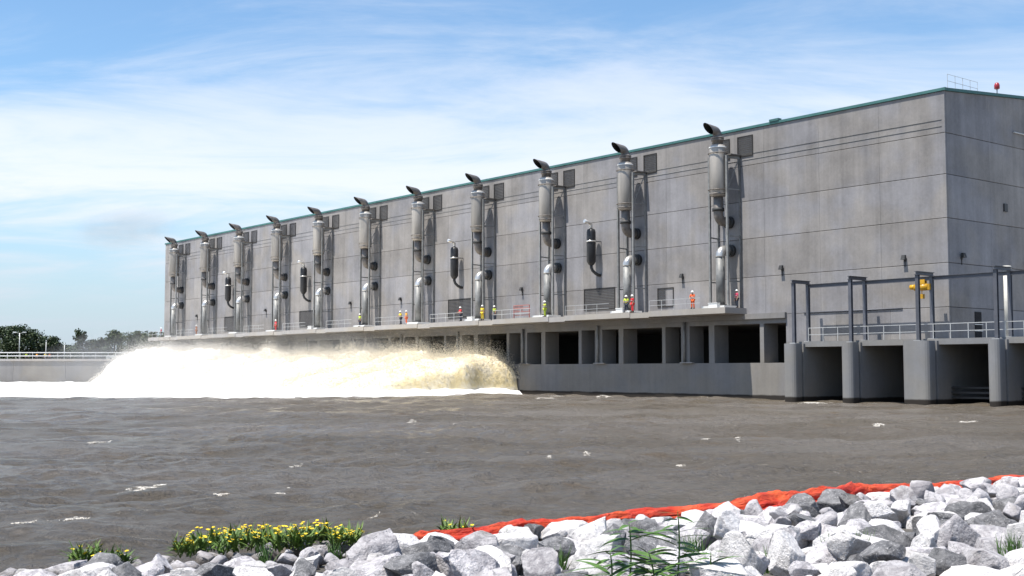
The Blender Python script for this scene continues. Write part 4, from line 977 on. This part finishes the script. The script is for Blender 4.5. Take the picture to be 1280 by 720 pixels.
# ------------------------------------------------------------------ orange containment boom
def boom():
    m, nt, b = mat_base('orange_fabric'); t = NT(nt)
    n = t.noise(t.pos(), 2.0, 4, 0.6)
    t.link(t.mix(t.ramp(n, 0.35, 0.7), (0.48, 0.028, 0.010), (0.74, 0.10, 0.025)), b.inputs['Base Color']); b.inputs['Roughness'].default_value = 0.55
    t.link(t.bump(t.noise(t.pos((2, 2, 7)), 1.6, 5, 0.65, 1.2), 0.9, 0.10), b.inputs['Normal'])
    ctrl = BOOM
    w = np.array([0.085, 0.085, 0.085, 0.09, 0.085, 0.095, 0.11, 0.135, 0.15, 0.15, 0.11, 0.09, 0.10, 0.10])
    L = np.concatenate([[0], np.cumsum(np.linalg.norm(np.diff(ctrl, axis=0), axis=1))]); tt = np.arange(0, L[-1], 0.07)
    cx_, cy_, ww = [np.interp(tt, L, q) for q in (ctrl[:, 0], ctrl[:, 1], w)]
    e = empty('containment_boom', (0, 0, 0), 0, 'long orange containment boom of folded fabric lying along the rocky shore', 'boom')
    def strand(name, off, zoff, k, seed, flat, lo=0.0):
        n = 22; V = []
        for i, s in enumerate(tt):
            r = ww[i] * k; wob = fbm(np.array([[s * 0.55, seed, 0.0]]), 3, seed)[0] - 0.5; wz = fbm(np.array([[s * 0.8, seed, 5.0]]), 3, seed)[0] - 0.5
            c = np.array([cx_[i], cy_[i]]) + SHN * (off + wob * 0.30 * min(1, ww[i] / 0.1))
            for j in range(n):
                a = 2 * math.pi * j / n
                V.append((c[0], c[1], a, s, r * 0.92, zoff * ww[i] / 0.15 + wz * 0.08 + float(bank_z(np.dot(c - SH0, SHN))) + 0.03))
        V = np.array(V); a, s, r = V[:, 2], V[:, 3], V[:, 4]
        q = np.stack([np.cos(a) * 1.3, np.sin(a) * 1.3, s * 1.6 + seed], -1)
        wr = np.abs(2 * fbm(np.stack([np.cos(a) * 1.1, np.sin(a) * 1.1, s * 0.75 + a * 0.25 + seed], -1), 3, seed + 8) - 1)
        rr = r * (0.40 + 0.75 * fbm(q * 1.6, 4, seed + 2, 0.65) + 0.65 * np.clip(wr * 3.0, 0, 1) ** 0.6) * (1 - 0.35 * np.exp(-((s * 0.8 + a * 0.35 + seed) % 1.9 / 0.10) ** 2))
        P = np.stack([V[:, 0] + SHN[0] * np.cos(a) * rr, V[:, 1] + SHN[1] * np.cos(a) * rr, np.maximum(V[:, 5] + lo + (1 + np.sin(a)) * rr * flat, -0.05)], -1)
        ns = len(tt); I = np.arange(ns * n).reshape(ns, n); J = np.roll(I, -1, 1)
        F = np.stack([I[:-1], J[:-1], J[1:], I[1:]], -1).reshape(-1, 4)
        link(name, np_mesh(name, P, F, m), e)
    strand('float_tube', 0.0, 0.04, 1.0, 3, 0.85, 0.0); strand('skirt_fold', 0.26, 0.0, 0.75, 14, 0.6, 0.0); strand('skirt_fold', -0.14, 0.0, 0.7, 25, 0.8, 0.0)
boom()

# ------------------------------------------------------------------ plants on the bank
M['weed'] = leaf_mat('weed_leaf', (0.045, 0.11, 0.015), (0.085, 0.17, 0.03))
M['herb'] = leaf_mat('herb_leaf', (0.06, 0.12, 0.015), (0.13, 0.20, 0.03))
M['petal'] = plain('yellow_petal', (0.75, 0.55, 0.02), 0.6, 0.1)
def blade_mesh(name, L, w, droop, mat, fold=0.25):
    mb = MB(); n = 7; V = []
    for i in range(n):
        t = i / (n - 1); ww = w * (math.sin(math.pi * (0.08 + 0.92 * t) ** 0.75) + 0.02) / 2; x = L * t; z = L * (0.25 * t - droop * t * t)
        V += [(x, -ww, z + ww * fold), (x, 0, z), (x, ww, z + ww * fold)]
    F = [(i * 3 + j, i * 3 + 3 + j, i * 3 + 4 + j, i * 3 + 1 + j) for i in range(n - 1) for j in (0, 1)]
    mb.add(V, F, True); return mb.mesh(name, mat)
LEAF = [blade_mesh('leaf', L, w, d, M['weed']) for L, w, d in ((0.30, 0.026, 0.35), (0.36, 0.024, 0.25), (0.24, 0.024, 0.5), (0.40, 0.022, 0.3))]
HLEAF = [blade_mesh('leaf', L, w, d, M['herb']) for L, w, d in ((0.16, 0.03, 0.3), (0.20, 0.025, 0.1), (0.13, 0.035, 0.5))]
def bank_pt(x, y):
    z = 0.5
    for _ in range(12):
        p = pz(x, y, z); s = float((p[:2] - SH0) @ SHN); z = 0.5 * z + 0.5 * float(bank_z(s))
    return p
def weed(base, tip_px, label, seed, nl):
    rng = random.Random(seed); e = empty('weed', base, 0, label, 'plant', 'long-leaved weeds among the boulders')
    f = (base[1]) / 1523.0; H = (base[2] * 0 + (proj(np.array(base))[1] - tip_px[1]) * f); dx = (tip_px[0] - proj(np.array(base))[0]) * f
    st = [(dx * t + 0.02 * math.sin(3 * t), -0.02 * t, H * t) for t in np.linspace(0, 1, 8)]
    mb = MB(); mb.tube(st, [0.007] * 6 + [0.005, 0.002], 6); mb.build('stem', M['weed'], e)
    for i in range(nl):
        t = 0.12 + 0.86 * i / (nl - 1); o = link('leaf', LEAF[rng.randrange(4)], e, (dx * t, -0.02 * t, H * t))
        a = (0 if i % 2 else math.pi) + rng.uniform(-0.9, 0.9); k = (1.15 - 0.75 * t) if t > 0.75 else 1.0
        o.rotation_euler = (rng.uniform(-0.4, 0.4), rng.uniform(-0.35, 0.25), a); o.scale = (k * 1.1, 2.1, k)
def weeds():
    for i, (bx, by, tx, ty, nl, lb) in enumerate(((786, 735, 786, 654, 26, 'long-leaved green weed growing between white boulders, the shorter of two'), (846, 732, 847, 640, 26, 'long-leaved green weed growing between white boulders, the taller of two'))):
        p = pz(bx, by, 0.78); weed(tuple(p), (tx, ty), lb, i, nl)
    for i, (bx, by) in enumerate(((818, 742), (762, 742), (880, 738))):
        p = pz(bx, by, 0.78); weed(tuple(p), (bx + (i - 1) * 8, 690), ('low sprawling long-leaved weed between the two upright ones', 'low sprawling long-leaved weed on the far side of the shorter upright one', 'low sprawling long-leaved weed on the far side of the taller upright one')[i], 10 + i, 16)
    rng = random.Random(7)
    def herb(x, y, h, nf, label, group):
        p = bank_pt(x, y); e = empty('flowering_herb', (p[0], p[1], p[2] + 0.08), rng.uniform(0, 6.28), label, 'plant', group)
        for q in range(nf):
            a = rng.uniform(0, 6.28); r = rng.uniform(0.02, 0.14); hh = h * rng.uniform(0.6, 1.25); tip = (math.cos(a) * r, math.sin(a) * r, hh)
            mb = MB(); mb.tube([(0, 0, 0), (tip[0] * 0.5, tip[1] * 0.5, hh * 0.55), tip], [0.005, 0.004, 0.003], 5); s = mb.build('stem', M['herb'], e)
            mb = MB(); V = [tip]
            for j in range(10):
                t = 2 * math.pi * j / 10; k = 0.034 if j % 2 == 0 else 0.020; V.append((tip[0] + math.cos(t) * k, tip[1] + math.sin(t) * k - 0.008, tip[2] + 0.010 + 0.008 * math.sin(t)))
            mb.add(V, [(0, 1 + j, 1 + (j + 1) % 10) for j in range(10)]); mb.build('flower', M['petal'], s)
        for q in range(24):
            o = link('leaf', HLEAF[rng.randrange(3)], e, (rng.uniform(-0.06, 0.06), rng.uniform(-0.06, 0.06), h * rng.uniform(0.0, 0.6)))
            o.rotation_euler = (0, rng.uniform(-1.1, -0.2), rng.uniform(0, 6.28)); o.scale = (1.3, 1.1, 1.25)
    for i in range(46):
        x = 220 + 230 * (i + rng.random()) / 46; herb(x, 702 - 0.055 * (x - 220) + rng.uniform(-7, 4), 0.27 if 245 < x < 410 else 0.19, 5, 'yellow-flowered herb in the wide clump at the water edge', 'yellow herbs in the wide clump')
    for i in range(5): herb(92 + 9 * i, 712 + rng.uniform(-3, 3), 0.18, 2, 'yellow-flowered herb in a small clump apart from the wide one', 'yellow herbs in small clumps')
    for i in range(4): herb(556 + 9 * i, 676 + rng.uniform(-2, 2), 0.15, 2, 'yellow-flowered herb rooted beside the end of the orange boom', 'yellow herbs by the boom')
    for i in range(4): herb(133 + 8 * i, 722, 0.2, 1, 'yellow-flowered herb in a small clump apart from the wide one', 'yellow herbs in small clumps')
    # grass tufts between boulders
    V, Fc = [], []
    for (x, y) in ((860, 700), (872, 698), (1072, 700), (1080, 696), (1262, 705), (1270, 700), (1040, 700), (330, 705), (420, 700), (640, 690), (150, 712), (700, 716), (960, 716)):
        p = bank_pt(x, y)
        for q in range(34):
            a = rng.uniform(0, 6.28); h = rng.uniform(0.12, 0.34); r = rng.uniform(0, 0.12); bx, by = p[0] + r * math.cos(a), p[1] + r * math.sin(a); lx, ly = 0.12 * rng.uniform(-1, 1), 0.12 * rng.uniform(-1, 1); b = len(V)
            V += [(bx - 0.006, by, p[2]), (bx + 0.006, by, p[2]), (bx + lx * 0.5 + 0.004, by + ly * 0.5, p[2] + h * 0.6), (bx + lx * 0.5 - 0.004, by + ly * 0.5, p[2] + h * 0.6), (bx + lx, by + ly, p[2] + h)]
            Fc += [(b, b + 1, b + 2), (b, b + 2, b + 3), (b + 3, b + 2, b + 4)]
    tag(link('grass', np_mesh('grass', V, Fc, M['weed'], False)), 'tufts of green grass sprouting between the boulders', 'grass', kind='stuff')
weeds()

# ------------------------------------------------------------------ drifting mist off the spray
def mist():
    m = bpy.data.materials.new('spray_mist'); m.use_nodes = True; nt = m.node_tree; nt.nodes.clear(); t = NT(nt)
    o = t.node('ShaderNodeOutputMaterial'); v = t.node('ShaderNodeVolumePrincipled')
    v.inputs['Color'].default_value = (0.96, 0.95, 0.94, 1); v.inputs['Anisotropy'].default_value = 0.1
    n = t.noise(t.pos(), 0.11, 4, 0.6); z = t.z()
    den = t.math('MULTIPLY', t.ramp(n, 0.36, 0.66), t.ramp(z, 2.0, 13.5, 1.0, 0.0))
    t.link(t.math('MULTIPLY', den, 0.020), v.inputs['Density']); t.link(v.outputs[0], o.inputs['Volume'])
    mb = MB(); prof = [(38, 0.35, 3.5), (48, 0.35, 6.5), (62, 0.35, 7.5), (80, 0.35, 9), (110, 0.35, 13), (144, 0.35, 14), (160, -1, 12), (176, 2, 5)]
    V, Fc = [], []
    for u, d0, h in prof:
        V += [W(u, d0, 0.35), W(u, 20, 0.35), W(u, 17, h * 0.55), W(u, 8, h * 0.9), W(u, d0, h)]
    for i in range(len(prof) - 1):
        for j in range(5): Fc.append((i * 5 + j, i * 5 + (j + 1) % 5, i * 5 + 5 + (j + 1) % 5, i * 5 + 5 + j))
    Fc += [tuple(range(5))[::-1], tuple(range(len(V) - 5, len(V)))]
    mb.add(V, Fc); o_ = mb.build('mist', m); tag(o_, 'thin white mist drifting off the discharge spray', 'mist', kind='stuff')
    bm = bmesh.new(); bm.from_mesh(o_.data); bmesh.ops.recalc_face_normals(bm, faces=bm.faces); bm.to_mesh(o_.data); bm.free()
mist()

def smoke():
    m = bpy.data.materials.new('exhaust_smoke'); m.use_nodes = True; nt = m.node_tree; nt.nodes.clear(); t = NT(nt)
    o = t.node('ShaderNodeOutputMaterial'); v = t.node('ShaderNodeVolumePrincipled'); v.inputs['Color'].default_value = (0.42, 0.34, 0.29, 1)
    g = t.node('ShaderNodeTexGradient', gradient_type='SPHERICAL'); t.link(t.pos((1, 1, 1), True), g.inputs[0])
    den = t.math('MULTIPLY', t.ramp(g.outputs['Fac'], 0.0, 0.7), t.ramp(t.noise(t.pos(), 0.25, 4, 0.6), 0.35, 0.65, 0.25, 1.0))
    t.link(t.math('MULTIPLY', den, 0.017), v.inputs['Density']); t.link(v.outputs[0], o.inputs['Volume'])
    p, f = ICO[3]; e = link('smoke', np_mesh('smoke', p, f, m), None, tuple(W(154, 4, 29.6)), RZ); e.scale = (24, 9, 4.6)
    tag(e, 'faint brown exhaust smoke drifting off the far end of the roof', 'smoke', kind='stuff')
smoke()
